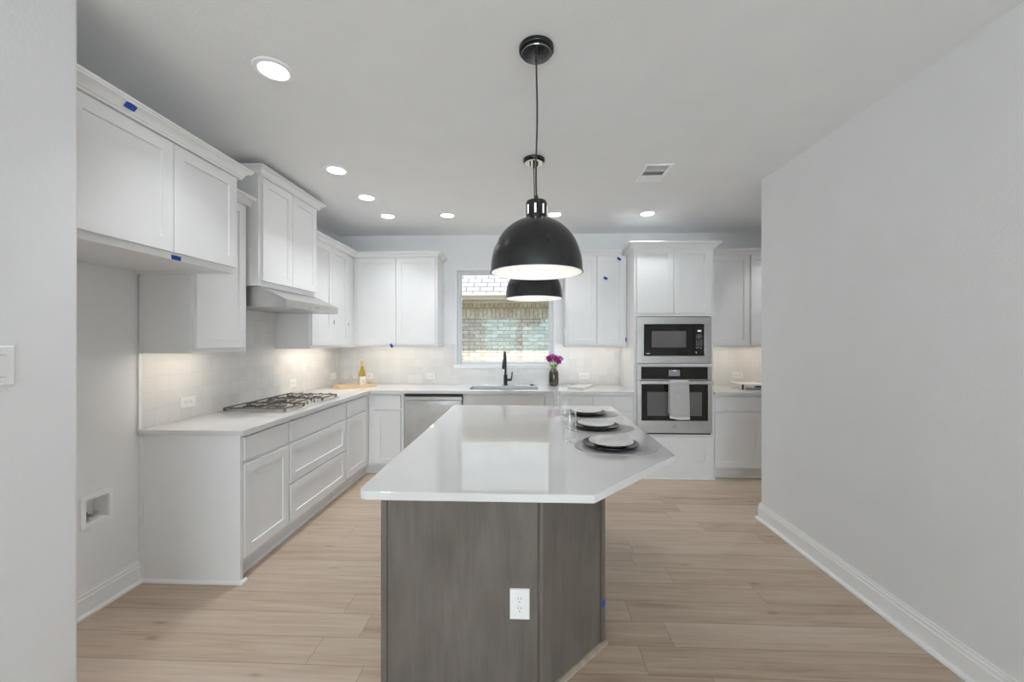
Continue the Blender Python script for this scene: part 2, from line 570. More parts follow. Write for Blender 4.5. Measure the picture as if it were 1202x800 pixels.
    def slab(self, p0, U, Nn, w, h, t=0.02):
        p0, U, Nn, Z = Vector(p0), Vector(U), Vector(Nn), Vector((0, 0, 1))
        q = lambda a, b, d: p0 + U * a + Z * b + Nn * d
        e = 0.002
        ring = lambda a, d: [q(a, a, d), q(w - a, a, d), q(w - a, h - a, d), q(a, h - a, d)]
        rings = [ring(0, 0), ring(0, t - e), ring(e, t)]
        vs = [p for r in rings for p in r]
        fs = [(3, 2, 1, 0)]
        for i in range(2):
            for k in range(4):
                fs.append((i * 4 + k, i * 4 + (k + 1) % 4, (i + 1) * 4 + (k + 1) % 4, (i + 1) * 4 + k))
        fs.append((8, 9, 10, 11))
        return self.add(vs, fs)

    def build(self, name, mat, parent=None, loc=None, bevel=0.0, smooth_angle=35):
        """link as ONE mesh object; coordinates were given in world space"""
        o_loc = Vector(loc) if loc is not None else Vector((0, 0, 0))
        off = o_loc
        if parent is not None:
            r = parent
            while r.parent is not None:
                r = r.parent
            off = Vector(r.location)
            o_loc = Vector((0, 0, 0))
        me = bpy.data.meshes.new(name)
        me.from_pydata([Vector(p) - off for p in self.v], [], self.f)
        bm = bmesh.new()
        bm.from_mesh(me)
        for f, s in zip(bm.faces, self.sm):
            f.smooth = s
        bmesh.ops.recalc_face_normals(bm, faces=bm.faces)
        uvl = bm.loops.layers.uv.new('UVMap')
        for f in bm.faces:
            n = f.normal
            ax = max(range(3), key=lambda i: abs(n[i]))
            for l in f.loops:
                p = l.vert.co + off
                if ax == 2:
                    l[uvl].uv = (p.x, p.y)
                elif ax == 1:
                    l[uvl].uv = (p.x, p.z)
                else:
                    l[uvl].uv = (p.y, p.z)
        bm.to_mesh(me)
        bm.free()
        if any(self.sm):
            me.set_sharp_from_angle(angle=math.radians(smooth_angle))
        me.materials.append(M[mat] if isinstance(mat, str) else mat)
        o = bpy.data.objects.new(name, me)
        COL.objects.link(o)
        if parent is not None:
            o.parent = parent
        else:
            o.location = o_loc
        if bevel:
            b = o.modifiers.new('bevel', 'BEVEL')
            b.width = bevel
            b.segments = 2
            b.limit_method = 'ANGLE'
            b.angle_limit = math.radians(50)
        return o


def tag(o, label, cat, group=None):
    o['label'] = label
    o['category'] = cat
    if group:
        o['group'] = group
    return o


def thing(name, label, cat, loc=(0, 0, 0), group=None):
    o = bpy.data.objects.new(name, None)
    o.empty_display_size = 0.1
    COL.objects.link(o)
    o.location = loc
    return tag(o, label, cat, group)


def struct(name, mb, mat, bevel=0.0):
    o = mb.build(name, mat, bevel=bevel)
    o['kind'] = 'structure'
    return o


def dup(root, loc, rotz=None, label=None, group=None):
    r = root.copy()
    COL.objects.link(r)
    r.location = loc
    if rotz is not None:
        r.rotation_euler = (0, 0, rotz)
    if label:
        r['label'] = label
    if group:
        r['group'] = group
    for ch in list(root.children):
        c = ch.copy()
        COL.objects.link(c)
        c.parent = r
        for g in list(ch.children):
            d = g.copy()
            COL.objects.link(d)
            d.parent = c
    return r


# ------------------------------------------------------------------ room shell
XL, XR, YB, ZC = -2.33, 1.89, 4.855, 2.74
YREAR = -5.0
XS, YS = -1.62, 1.380        # the near wall on the left and where it ends
YRE = 3.30                   # where the right wall ends
XFAR = 3.9

struct('floor', MB().box(-2.6, XFAR + 0.2, YREAR - 0.2, YB + 0.1, -0.1, 0), 'floor')
struct('ceiling', MB().box(-2.6, XFAR + 0.2, YREAR - 0.2, YB + 0.16, ZC, ZC + 0.12), 'ceil')


def rect(a0, a1, b0, b1):
    return [(a0, b0), (a1, b0), (a1, b1), (a0, b1)]


# left wall (with the recess for the water box), back wall (with the window), right, near left and rear walls
WB = (2.005, 2.128, 0.475, 0.605)
struct('wall_left', MB().prism(rect(1.30, YB, 0, ZC), XL, XL - 0.13, 'x', [rect(*WB)]), 'wall')
WIN = (-0.868, 0.317, 1.152, 2.314)
struct('wall_back', MB().prism(rect(-2.6, XFAR + 0.13, 0, ZC), YB, YB + 0.16, 'y', [rect(*WIN)]), 'wall')


def bull(cx, cy, r, a0, a1, n=8):
    return [(cx + r * math.cos(a0 + (a1 - a0) * i / n), cy + r * math.sin(a0 + (a1 - a0) * i / n)) for i in range(n + 1)]


near = [(XS, YREAR)] + bull(XS - 0.018, YS - 0.018, 0.018, 0, PI / 2) + [(XL + 0.001, YS), (XL + 0.001, YS - 0.13), (XS - 0.13, YS - 0.13), (XS - 0.13, YREAR)]
struct('wall_left_near', MB().prism(near, 0, ZC, 'z', smooth=True), 'wall')
rw = [(XR, YREAR)] + [(XR + 0.014 - 0.014 * math.cos(t * PI / 16), YRE - 0.014 + 0.014 * math.sin(t * PI / 16)) for t in range(9)] + [(XFAR, YRE), (XFAR, YRE - 0.13), (XR + 0.13, YRE - 0.13), (XR + 0.13, YREAR)]
struct('wall_right', MB().prism(rw, 0, ZC, 'z', smooth=True), 'wall')
struct('wall_right_far', MB().box(XFAR, XFAR + 0.13, YRE - 0.13, YB, 0, ZC), 'wall')
RW = [(-1.62, -0.36, 0.45, 2.32), (-0.20, 1.72, 0.05, 2.32)]
struct('wall_rear', MB().prism(rect(XS - 0.13, XR + 0.13, 0, ZC), YREAR, YREAR - 0.14, 'y', [rect(*r) for r in RW]), 'wall')
for i, r in enumerate(RW):
    fr = MB().prism(rect(*r), YREAR - 0.02, YREAR - 0.07, 'y', [rect(r[0] + 0.05, r[1] - 0.05, r[2] + 0.05, r[3] - 0.05)])
    w = struct('window_%d' % (i + 2), fr, 'vinyl')
    MB().box(r[0] + 0.05, r[1] - 0.05, YREAR - 0.055, YREAR - 0.045, r[2] + 0.05, r[3] - 0.05).build('daylit_pane', 'day', w)

# baseboards with shoe moulding
BASE = [(0, 0), (0.030, 0), (0.030, 0.010), (0.024, 0.018), (0.014, 0.020), (0.014, 0.098), (0.010, 0.102), (0.010, 0.118), (0.006, 0.123), (0.006, 0.135), (0, 0.135)]
struct('baseboard_right', MB().sweep([(XFAR, YRE), (XR, YRE), (XR, YREAR)], BASE, 0), 'trim')
struct('baseboard_left', MB().sweep([(XL, YS), (XL, 2.303)], BASE, 0), 'trim')
struct('baseboard_left_near', MB().sweep([(XS, YREAR), (XS, YS), (XL, YS)], BASE, 0), 'trim')

# kitchen window: vinyl frame set back in the drywall opening, pane, and the sill board
fr = MB().prism(rect(WIN[0], WIN[1], WIN[2], WIN[3]), YB + 0.085, YB + 0.14, 'y', [rect(WIN[0] + 0.04, WIN[1] - 0.04, WIN[2] + 0.022, WIN[3] - 0.04)])
win = struct('window_1', fr, 'vinyl', 0.002)
MB().prism(rect(WIN[0] + 0.03, WIN[1] - 0.03, WIN[2] + 0.012, WIN[3] - 0.03), YB + 0.098, YB + 0.105, 'y', [rect(WIN[0] + 0.052, WIN[1] - 0.052, WIN[2] + 0.032, WIN[3] - 0.052)]).build('glazing_bead', 'vinyl', win)
MB().box(WIN[0] + 0.03, WIN[1] - 0.03, YB + 0.110, YB + 0.116, WIN[2] + 0.015, WIN[3] - 0.03).build('pane', 'pane', win)
struct('trim_1', MB().box(WIN[0] - 0.03, WIN[1] + 0.03, YB - 0.022, YB + 0.085, WIN[2] - 0.043, WIN[2] - 0.001), 'trim', 0.003)
struct('trim_2', MB().prism([(WIN[0] - 0.012, WIN[2]), (WIN[0] - 0.012, WIN[3] + 0.012), (WIN[1] + 0.012, WIN[3] + 0.012), (WIN[1] + 0.012, WIN[2]), (WIN[1], WIN[2]), (WIN[1], WIN[3]), (WIN[0], WIN[3]), (WIN[0], WIN[2])], YB - 0.010, YB - 0.0005, 'y'), 'trim')

# ------------------------------------------------------------------ neighbour's house beyond the window
hs = thing('neighbor_house', 'pale brick house with shingle roof seen through the kitchen window', 'house', (0, 8.0, -0.2))
MB().box(-6, 6, 8.0, 8.25, -0.2, 1.90).build('brick_wall', 'brick', hs)
MB().box(-6, 6, 7.995, 8.25, 1.901, 2.20).build('soldier_course', 'soldier', hs)
MB().box(-6, 6, 7.62, 8.24, 2.20, 2.225).build('soffit', 'fascia', hs)
MB().box(-6, 6, 7.60, 7.62, 2.17, 2.32).build('fascia_board', 'fascia', hs)
MB().prism([(7.599, 2.335), (7.47, 2.335), (7.46, 2.30), (7.50, 2.25), (7.50, 2.225), (7.599, 2.225)], -6, 6, 'x').build('gutter', 'fascia', hs)
rf = MB()
rf.prism([(7.53, 2.345), (7.53, 2.365), (11.2, 5.10), (11.2, 5.08)], -6.2, 6.2, 'x')
k = 0
roof = rf.build('roof', 'shingle', hs)
struct('ground', MB().box(-9, 9, YB + 0.17, 12, -0.35, -0.2), 'soil')


# ------------------------------------------------------------------ backsplash tile
TZ = 1.405
bs_l = MB().prism([(2.306, 0.9145), (YB - 0.001, 0.9145), (YB - 0.001, TZ), (3.60, TZ), (3.60, 1.86), (2.756, 1.86), (2.756, 1.371), (2.306, 1.371)], XL, XL + 0.008, 'x').build('tile_backsplash', 'tile')
bs_l['kind'] = 'structure'
bs_b = MB().prism([(XL + 0.0085, 0.9145), (1.118, 0.9145), (1.118, TZ), (WIN[1] + 0.013, TZ), (WIN[1] + 0.013, WIN[2]), (WIN[1] + 0.031, WIN[2]), (WIN[1] + 0.031, WIN[2] - 0.044), (WIN[0] - 0.031, WIN[2] - 0.044), (WIN[0] - 0.031, WIN[2]), (WIN[0] - 0.013, WIN[2]), (WIN[0] - 0.013, TZ), (XL + 0.0085, TZ)], YB - 0.008, YB - 0.0005, 'y').build('tile_backsplash', 'tile')
bs_b['kind'] = 'structure'
bs_r = MB().prism(rect(1.95, 3.3, 0.9145, TZ), YB - 0.008, YB - 0.0005, 'y').build('tile_backsplash', 'tile')
bs_r['kind'] = 'structure'

struct('trim_3', MB().box(XL, XL + 0.012, 2.289, 2.3055, 0.9145, 1.371), 'trim')

# ------------------------------------------------------------------ cabinets
CROWN = [(0, 0), (0.010, 0), (0.010, 0.008), (0.016, 0.012), (0.019, 0.022), (0.028, 0.034), (0.040, 0.041), (0.047, 0.043), (0.047, 0.050), (0.052, 0.053), (0.052, 0.062), (0, 0.062)]


def upper_cabinet(label, run, a0, a1, z0, z1, wall, face, doors, dz, crown=None, crown_seg=None, crown_z=None, strip=None, lip=0.018, st=0.058, scribe=None):
    """run 'L': against the left wall, facing +X, along Y; run 'B': against the back wall, facing -Y, along X"""
    mid = (a0 + a1) / 2
    loc = ((wall + face) / 2, mid, z0) if run == 'L' else (mid, (wall + face) / 2, z0)
    t = thing('upper_cabinet', label, 'cabinet', loc, 'white wall cabinets')
    mb = MB()
    th = 0.018
    if run == 'L':
        mb.box(wall, face, a0, a1, z0 + lip, z1)
        mb.box(face - 0.02, face, a0, a1, z0, z0 + lip)
        mb.box(wall, face - 0.02, a0, a0 + th, z0, z0 + lip)
        mb.box(wall, face - 0.02, a1 - th, a1, z0, z0 + lip)
        U, Nn = (0, 1, 0), (1, 0, 0)
        P = lambda a, z: (face, a, z)
    else:
        mb.box(a0, a1, face, wall, z0 + lip, z1)
        mb.box(a0, a1, face, face + 0.02, z0, z0 + lip)
        mb.box(a0, a0 + th, face + 0.02, wall, z0, z0 + lip)
        mb.box(a1 - th, a1, face + 0.02, wall, z0, z0 + lip)
        U, Nn = (1, 0, 0), (0, -1, 0)
        P = lambda a, z: (a, face, z)
    mb.build('carcass', 'cab', t)
    for d0, d1 in doors:
        MB().shaker(P(d0, dz[0]), U, Nn, d1 - d0, dz[1] - dz[0], st=st).build('door', 'cab', t)
    if crown:
        m = MB()
        s = crown_seg or (0, len(crown) - 1)
        m.sweep(crown, CROWN, crown_z, *s)
        m.build('crown_molding', 'cab', t)
    if scribe:
        MB().box(*scribe).build('scribe_strip', 'cab', t)
    if strip:
        MB().box(*strip).build('light_strip', 'strip_bright' if run == 'L' else 'strip', t)
    return t


UF = -2.0                     # frame of the wall cabinets on the left
UB = 4.525                    # frame of the wall cabinets at the back
ZT = 2.41
# over the refrigerator space
upper_cabinet('deep white two-door cabinet above the empty refrigerator space', 'L', YS + 0.004, 2.288, 1.842, ZT, XL + 0.002, -1.72,
              [(YS + 0.020, 1.850), (1.854, 2.268)], (1.874, 2.398),
              [(-1.70, YS + 0.004), (-1.70, 2.288), (XL + 0.002, 2.288)], (0, 2), 2.402)
# single cabinet left of the hood
upper_cabinet('narrow single-door white wall cabinet left of the range hood', 'L', 2.291, 2.757, 1.372, 2.400, XL + 0.010, UF,
              [(2.312, 2.725)], (1.400, 2.395),
              [(-1.985, 2.345), (-1.985, 2.774)], None, 2.400,
              (UF - 0.10, UF - 0.07, 2.315, 2.735, 1.373, 1.381))
# hood cabinet
upper_cabinet('tallest white two-door cabinet directly above the steel range hood', 'L', 2.775, 3.556, 1.842, 2.645, XL + 0.010, -1.925,
              [(2.802, 3.160), (3.164, 3.530)], (1.880, 2.628),
              [(XL + 0.01, 2.775), (-1.910, 2.775), (-1.910, 3.556), (XL + 0.01, 3.556)], None, 2.632)
# pair right of the hood, running into the corner
LCROWN = [(-1.985, 3.558), (-1.985, UB - 0.015), (-1.030, UB - 0.015), (-1.030, YB - 0.01)]
upper_cabinet('white two-door wall cabinet between the range hood and the room corner', 'L', 3.580, UB - 0.001, 1.372, 2.400, XL + 0.010, UF,
              [(3.592, 3.968), (3.972, 4.330)], (1.400, 2.395), LCROWN, (0, 1), 2.400,
              (UF - 0.10, UF - 0.07, 3.64, 4.40, 1.373, 1.381))
# back wall, left of the window
upper_cabinet('white two-door wall cabinet on the back wall left of the window', 'B', -1.999, -1.030, 1.372, 2.400, YB - 0.010, UB,
              [(-1.958, -1.507), (-1.503, -1.052)], (1.400, 2.395), LCROWN, (1, 3), 2.400,
              (-1.90, -1.10, UB + 0.07, UB + 0.10, 1.373, 1.381))
# back wall, between window and oven tower
upper_cabinet('white two-door wall cabinet on the back wall between window and ovens', 'B', 0.437, 1.118, 1.372, 2.400, YB - 0.010, UB,
              [(0.457, 0.780), (0.784, 1.098)], (1.400, 2.395),
              [(0.437, YB - 0.01), (0.437, UB - 0.015), (1.052, UB - 0.015)], None, 2.400,
              (0.50, 1.06, UB + 0.07, UB + 0.10, 1.373, 1.381))
# right of the oven tower
upper_cabinet('white single-door wall cabinet right of the oven tower', 'B', 1.952, 2.468, 1.372, 2.400, YB - 0.010, UB,
              [(1.972, 2.458)], (1.400, 2.395),
              [(2.010, UB - 0.015), (2.4685, UB - 0.015)], None, 2.400,
              (2.00, 2.42, UB + 0.07, UB + 0.10, 1.373, 1.381))
upper_cabinet('white wall cabinet partly hidden by the end of the right wall', 'B', 2.469, 3.30, 1.372, 2.400, YB - 0.010, UB,
              [(2.480, 2.880), (2.884, 3.280)], (1.400, 2.395),
              [(2.4685, UB - 0.015), (3.30, UB - 0.015)], None, 2.400,
              (2.50, 3.25, UB + 0.07, UB + 0.10, 1.373, 1.381))

BF, BB = -1.72, 4.245         # face frames of the base cabinets


def base_cabinet(label, run, a0, a1, drawers, doors, end=None, name='base_cabinet', shaker_drawers=(), hollow=False, toe0=0.0, toe1=0.0):
    mid = (a0 + a1) / 2
    loc = ((XL + BF) / 2, mid, 0) if run == 'L' else (mid, (YB + BB) / 2, 0)
    t = thing(name, label, 'cabinet', loc, 'white base cabinets')
    mb = MB()
    SH = [(0, 0), (0.014, 0), (0.012, 0.010), (0.004, 0.018), (0, 0.018)]
    tk = MB()
    if run == 'L':
        w = XL + 0.002
        mb.box(w, BF, a0, a1, 0.105, 0.883)
        tk.box(w, BF - 0.055, a0, a1 + toe1, 0, 0.105)
        tk.sweep([(BF - 0.055, a0), (BF - 0.055, a1 + toe1)], SH, 0)
        U, Nn = (0, 1, 0), (1, 0, 0)
        P = lambda a, z: (BF, a, z)
    else:
        w = YB - 0.002
        if hollow:
            mb.box(a0, a1, BB, BB + 0.02, 0.105, 0.883)
            mb.box(a0, a0 + 0.018, BB + 0.02, w, 0.105, 0.883)
            mb.box(a1 - 0.018, a1, BB + 0.02, w, 0.105, 0.883)
            mb.box(a0 + 0.018, a1 - 0.018, BB + 0.02, w, 0.105, 0.123)
        else:
            mb.box(a0, a1, BB, w, 0.105, 0.883)
        tk.box(a0 - toe0, a1, BB + 0.055, w, 0, 0.105)
        tk.sweep([(a0 - toe0, BB + 0.055), (a1, BB + 0.055)], SH, 0)
        U, Nn = (1, 0, 0), (0, -1, 0)
        P = lambda a, z: (a, BB, z)
    mb.build('carcass', 'cab', t)
    tk.build('toe_kick', 'cab', t)
    for i, (d0, d1, z0, z1) in enumerate(drawers):
        m = MB()
        if i in shaker_drawers:
            m.shaker(P(d0, z0), U, Nn, d1 - d0, z1 - z0)
        else:
            m.slab(P(d0, z0), U, Nn, d1 - d0, z1 - z0)
        m.build('drawer', 'cab', t)
    for d0, d1, z0, z1 in doors:
        MB().shaker(P(d0, z0), U, Nn, d1 - d0, z1 - z0).build('door', 'cab', t)
    if end:
        e = MB()
        e.box(XL + 0.002, BF + 0.014, end - 0.020, end - 0.0005, 0, 0.883)
        e.box(XL + 0.002, XL + 0.025, end - 0.026, end - 0.020, 0, 0.883)
        e.box(BF - 0.022, BF + 0.014, end - 0.024, end - 0.020, 0.02, 0.883)
        e.sweep([(XL + 0.002, end - 0.020), (BF + 0.014, end - 0.020), (BF + 0.014, end + 0.02)], SH, 0)
        e.build('end_panel', 'cab', t)
    return t


base_cabinet('white base cabinet with one drawer at the near end of the left counter', 'L', 2.325, 2.787, [(2.333, 2.774, 0.724, 0.866)], [(2.333, 2.774, 0.140, 0.702)], end=2.325)
base_cabinet('wide white three-drawer base cabinet under the gas cooktop', 'L', 2.788, 3.682, [(2.800, 3.668, 0.722, 0.866), (2.800, 3.668, 0.424, 0.702), (2.800, 3.668, 0.138, 0.412)], [], shaker_drawers=(1, 2))
base_cabinet('white base cabinet with drawer and door between cooktop and inside corner', 'L', 3.683, BB - 0.001, [(3.697, 4.150, 0.724, 0.866)], [(3.697, 4.150, 0.140, 0.702)], toe1=0.0535)
base_cabinet('narrow white base cabinet left of the dishwasher', 'B', BF + 0.001, -1.328, [(-1.645, -1.361, 0.710, 0.858)], [(-1.645, -1.361, 0.112, 0.690)], toe0=0.0535)
base_cabinet('white sink base cabinet with false drawer front under the window', 'B', -0.690, 0.182, [(-0.676, 0.176, 0.712, 0.862)], [(-0.676, -0.252, 0.112, 0.690), (-0.248, 0.176, 0.112, 0.690)], hollow=True)
base_cabinet('white base cabinet right of the sink base, half hidden by island glasses', 'B', 0.183, 0.685, [(0.189, 0.678, 0.712, 0.862)], [(0.189, 0.678, 0.112, 0.690)])
base_cabinet('white base cabinet with drawer directly left of the oven tower', 'B', 0.686, 1.118, [(0.694, 1.088, 0.712, 0.862)], [(0.694, 1.088, 0.112, 0.690)])
base_cabinet('white base cabinet with drawer and door right of the oven tower', 'B', 1.942, 2.452, [(1.957, 2.440, 0.716, 0.860)], [(1.957, 2.440, 0.122, 0.698)])
base_cabinet('white base cabinet behind the end of the right wall', 'B', 2.453, 3.30, [(2.465, 3.285, 0.716, 0.860)], [(2.465, 2.87, 0.122, 0.698), (2.875, 3.285, 0.122, 0.698)])

# oven tower: face frame around the two appliances
TF = 4.232
tw = thing('oven_tower', 'tall white cabinet tower holding the built-in microwave and wall oven', 'cabinet', (1.53, 4.5, 0))
m = MB()
m.prism(rect(1.120, 1.940, 0, 2.41), TF, YB - 0.002, 'y', [rect(1.150, 1.908, 1.205, 1.700), rect(1.150, 1.908, 0.478, 1.172)])
m.box(1.149, 1.909, TF + 0.5, YB - 0.01, 0.476, 1.702)
m.build('carcass', 'cab', tw)
for d0, d1 in ((1.148, 1.526), (1.530, 1.912)):
    MB().shaker((d0, TF, 1.734), (1, 0, 0), (0, -1, 0), d1 - d0, 2.412 - 1.734).build('door', 'cab', tw)
MB().shaker((1.148, TF, 0.122), (1, 0, 0), (0, -1, 0), 0.764, 0.322, st=0.068).build('drawer', 'cab', tw)
MB().sweep([(1.120, YB - 0.01), (1.120, TF - 0.012), (1.940, TF - 0.012), (1.940, YB - 0.01)], [(o * 1.25, u * 1.2) for o, u in CROWN], 2.402).build('crown_molding', 'cab', tw)
MB().sweep([(1.120, TF + 0.06), (1.120, TF), (1.940, TF), (1.940, TF + 0.06)], [(0, 0), (0.018, 0), (0.016, 0.012), (0.005, 0.02), (0, 0.02)], 0).build('shoe_molding', 'cab', tw)

# ------------------------------------------------------------------ countertops
ct = MB()
outer = [(XL + 0.002, 2.292), (-1.682, 2.292), (-1.682, 4.190), (1.119, 4.190), (1.119, YB - 0.002), (XL + 0.002, YB - 0.002)]
ct.prism(outer, 0.884, 0.914, 'z', [rect(-0.640, 0.122, 4.335, 4.640)])
tag(ct.build('countertop', 'quartz', loc=(-1.0, 4.5, 0.884)), 'white quartz countertop running along the left wall and under the window', 'countertop')
tag(MB().box(1.941, 3.30, 4.190, YB - 0.002, 0.884, 0.914).build('countertop', 'quartz', loc=(2.6, 4.5, 0.884), bevel=0.002), 'short white quartz countertop right of the oven tower', 'countertop')

# ------------------------------------------------------------------ island
isl = thing('kitchen_island', 'grey stained wood island base with a slanted corner, below the white top', 'kitchen island', (0.0, 2.4, 0))
poly = [(-0.600, 1.622), (0.058, 1.622), (0.366, 1.930), (0.366, 3.235), (-0.600, 3.235)]
MB().prism(poly, 0, 0.8835, 'z').build('body', 'birch', isl)
n45 = Vector((0.7071, -0.7071, 0))
d45 = Vector((0.7071, 0.7071, 0))
# corner post with its dark seam, the end trim beside the seating side and the edge strip on the left
MB().prism([(0.045, 1.622), (0.052, 1.614), (0.062, 1.614), (0.098, 1.650), (0.092, 1.656), (0.058, 1.622)], 0.001, 0.883, 'z').build('corner_post', 'birch', isl)
MB().box(0.0405, 0.0450, 1.6205, 1.623, 0.001, 0.883).build('seam', 'birch_seam', isl)
c = Vector((0.366, 1.930, 0.4415)) - d45 * 0.012 + n45 * 0.004
MB().obox(c, d45, n45, (0, 0, 1), 0.013, 0.005, 0.441).build('end_trim', 'birch', isl)
c = Vector((0.366, 1.930, 0.4415)) - d45 * 0.028 + n45 * 0.0008
MB().obox(c, d45, n45, (0, 0, 1), 0.0022, 0.001, 0.441).build('seam', 'birch_seam', isl)
MB().box(-0.603, -0.579, 1.6175, 1.623, 0.001, 0.883).build('edge_strip', 'birch', isl)
MB().box(-0.579, -0.577, 1.6212, 1.623, 0.001, 0.883).build('seam', 'birch_seam', isl)
a = Vector((0.075, 1.639, 0)); b = Vector((0.372, 1.936, 0))
MB().sweep([(a.x, a.y), (b.x, b.y)], [(0, 0), (0.022, 0), (0.020, 0.008), (0.008, 0.014), (0, 0.014)], 0).build('shoe_molding', 'shoe_oak', isl)
# doors on the working side
for y0 in (1.66, 2.185, 2.71):
    MB().shaker((-0.600, y0 + 0.505, 0.115), (0, -1, 0), (-1, 0, 0), 0.505, 0.60, t=0.008, rec=0.005).build('door', 'birch', isl)
    MB().slab((-0.600, y0 + 0.505, 0.735), (0, -1, 0), (-1, 0, 0), 0.505, 0.13, t=0.008).build('drawer', 'birch', isl)


def rounded(poly, rads, n=6):
    out = []
    k = len(poly)
    for i in range(k):
        p, a, b = Vector(poly[i]), Vector(poly[i - 1]), Vector(poly[(i + 1) % k])
        da, db = (a - p).normalized(), (b - p).normalized()
        ang = da.angle(db)
        r = rads[i]
        d = r / math.tan(ang / 2)
        c = p + (da + db).normalized() * (r / math.sin(ang / 2))
        s = p + da * d - c
        e = p + db * d - c
        t = s.angle_signed(e)
        for j in range(n + 1):
            q = Vector((s.x, s.y)); th = -t * j / n
            out.append((c.x + q.x * math.cos(th) - q.y * math.sin(th), c.y + q.x * math.sin(th) + q.y * math.cos(th)))
    return out


top = rounded([(-0.608, 1.388), (0.233, 1.388), (0.690, 1.880), (0.690, 3.278), (-0.608, 3.278)], [0.045, 0.012, 0.02, 0.03, 0.03])
tag(MB().prism(top, 0.884, 0.914, 'z', smooth=True).build('island_top', 'quartz', loc=(0.04, 2.33, 0.884), bevel=0.003), 'large glossy white quartz slab with a clipped corner on the island', 'countertop')

# ------------------------------------------------------------------ dishwasher
dw = thing('dishwasher', 'stainless steel dishwasher left of the sink', 'dishwasher', (-1.005, 4.5, 0))
MB().box(-1.322, -0.693, 4.262, 4.80, 0.10, 0.872).build('body', 'gap', dw)
MB().box(-1.318, -0.697, 4.225, 4.262, 0.115, 0.846).build('door', 'steel', dw, bevel=0.004)
MB().box(-1.318, -0.697, 4.232, 4.262, 0.848, 0.872).build('control_strip', 'black', dw)
h = MB()
pts = []
for i in range(13):
    t = i / 12
    pts.append((-1.302 + t * 0.59, 4.225 - 0.020 - 0.022 * math.sin(PI * t), 0.788))
for i in range(12):
    p, q = Vector(pts[i]), Vector(pts[i + 1])
    mid = (p + q) / 2
    d = (q - p)
    nn = Vector((-d.y, d.x, 0)).normalized()
    h.obox(mid, d.normalized(), nn, (0, 0, 1), d.length / 2 + 0.0005, 0.006, 0.020)
h.box(-1.304, -1.286, 4.203, 4.226, 0.770, 0.806)
h.box(-0.730, -0.710, 4.203, 4.226, 0.770, 0.806)
h.build('handle', 'steel_rough', dw)
MB().box(-1.318, -0.697, 4.290, 4.30, 0.002, 0.10).build('toe_panel', 'black', dw)

# ------------------------------------------------------------------ sink and faucet
sk = thing('sink', 'undermount stainless steel sink below the window', 'sink', (-0.26, 4.49, 0.70))
m = MB()
x0, x1, y0, y1 = -0.645, 0.127, 4.330, 4.645
m.box(x0, x1, y0, y1, 0.690, 0.694)
m.box(x0, x0 + 0.004, y0, y1, 0.694, 0.8835)
m.box(x1 - 0.004, x1, y0, y1, 0.694, 0.8835)
m.box(x0, x1, y0, y0 + 0.004, 0.694, 0.8835)
m.box(x0, x1, y1 - 0.004, y1, 0.694, 0.8835)
m.build('basin', 'steel_rough', sk)
MB().lathe([(0.044, 0.694), (0.044, 0.697), (0.034, 0.698), (0.030, 0.695), (0.0, 0.695)], (-0.26, 4.52, 0), 24).build('drain', 'nickel', sk)

fx, fy = -0.260, 4.742
fc = thing('faucet', 'tall matte black pull-down faucet behind the sink', 'faucet', (fx, fy, 0.914))
MB().lathe([(0.0, 0.9145), (0.027, 0.9145), (0.027, 0.919), (0.0225, 0.922), (0.0225, 1.036), (0.016, 1.040), (0.0, 1.040)], (fx, fy, 0), 28).build('body', 'black', fc)
p = [(fx, fy, 1.035), (fx, fy, 1.10), (fx, fy, 1.17), (fx, fy, 1.225)]
for i in range(1, 13):
    a = PI * i / 12
    p.append((fx - 0.006 * i / 12, fy - 0.085 + 0.085 * math.cos(a), 1.225 + 0.085 * math.sin(a)))
MB().tube(p, 0.0125, 14).build('spout', 'black', fc)
e = Vector(p[-1])
MB().tube([e + Vector((0, 0, 0.005)), e + Vector((-0.001, 0, -0.03)), e + Vector((-0.003, 0, -0.090)), e + Vector((-0.003, 0, -0.105))], [0.015, 0.019, 0.024, 0.022], 18).build('spray_head', 'black', fc)
hd = MB()
hd.tube([(fx + 0.02, fy, 0.980), (fx + 0.058, fy, 0.980), (fx + 0.072, fy, 0.980)], 0.0145, 14)
hd.tube([(fx + 0.068, fy, 0.978), (fx + 0.076, fy, 1.03), (fx + 0.080, fy, 1.078)], [0.0085, 0.008, 0.0075], 12)
hd.build('handle', 'black', fc)
ab = thing('air_switch', 'small round black button set in the counter right of the faucet', 'button', (0.054, 4.755, 0.914))
MB().lathe([(0.0, 0.9145), (0.022, 0.9145), (0.022, 0.921), (0.017, 0.924), (0.0, 0.924)], (0.054, 4.755, 0), 24).build('base', 'black', ab)
MB().lathe([(0.0, 0.9241), (0.013, 0.9241), (0.013, 0.929), (0.0, 0.930)], (0.054, 4.755, 0), 20).build('button_cap', 'nickel', ab)

# ------------------------------------------------------------------ microwave
mw = thing('microwave', 'built-in stainless steel microwave above the wall oven', 'microwave', (1.527, 4.4, 1.21))
MB().prism(rect(1.143, 1.910, 1.210, 1.694), 4.205, 4.231, 'y', [rect(1.219, 1.836, 1.289, 1.618)]).build('trim_kit', 'steel', mw, bevel=0.003)
MB().box(1.160, 1.900, 4.232, 4.70, 1.212, 1.692).build('body', 'gap', mw)
dr = MB().prism(rect(1.221, 1.722, 1.291, 1.616), 4.196, 4.231, 'y').build('door', 'bglass', mw, bevel=0.002)
MB().box(1.294, 1.646, 4.1945, 4.1962, 1.376, 1.546).build('window', 'wglass', dr)
mk = MB()
for i in range(5):
    mk.box(1.240 + i * 0.0075, 1.2455 + i * 0.0075, 4.1952, 4.1962, 1.309, 1.317)
mk.build('maker_mark', 'icon', dr)
cp = MB().box(1.725, 1.834, 4.198, 4.231, 1.291, 1.616).build('control_panel', 'bglass', mw)
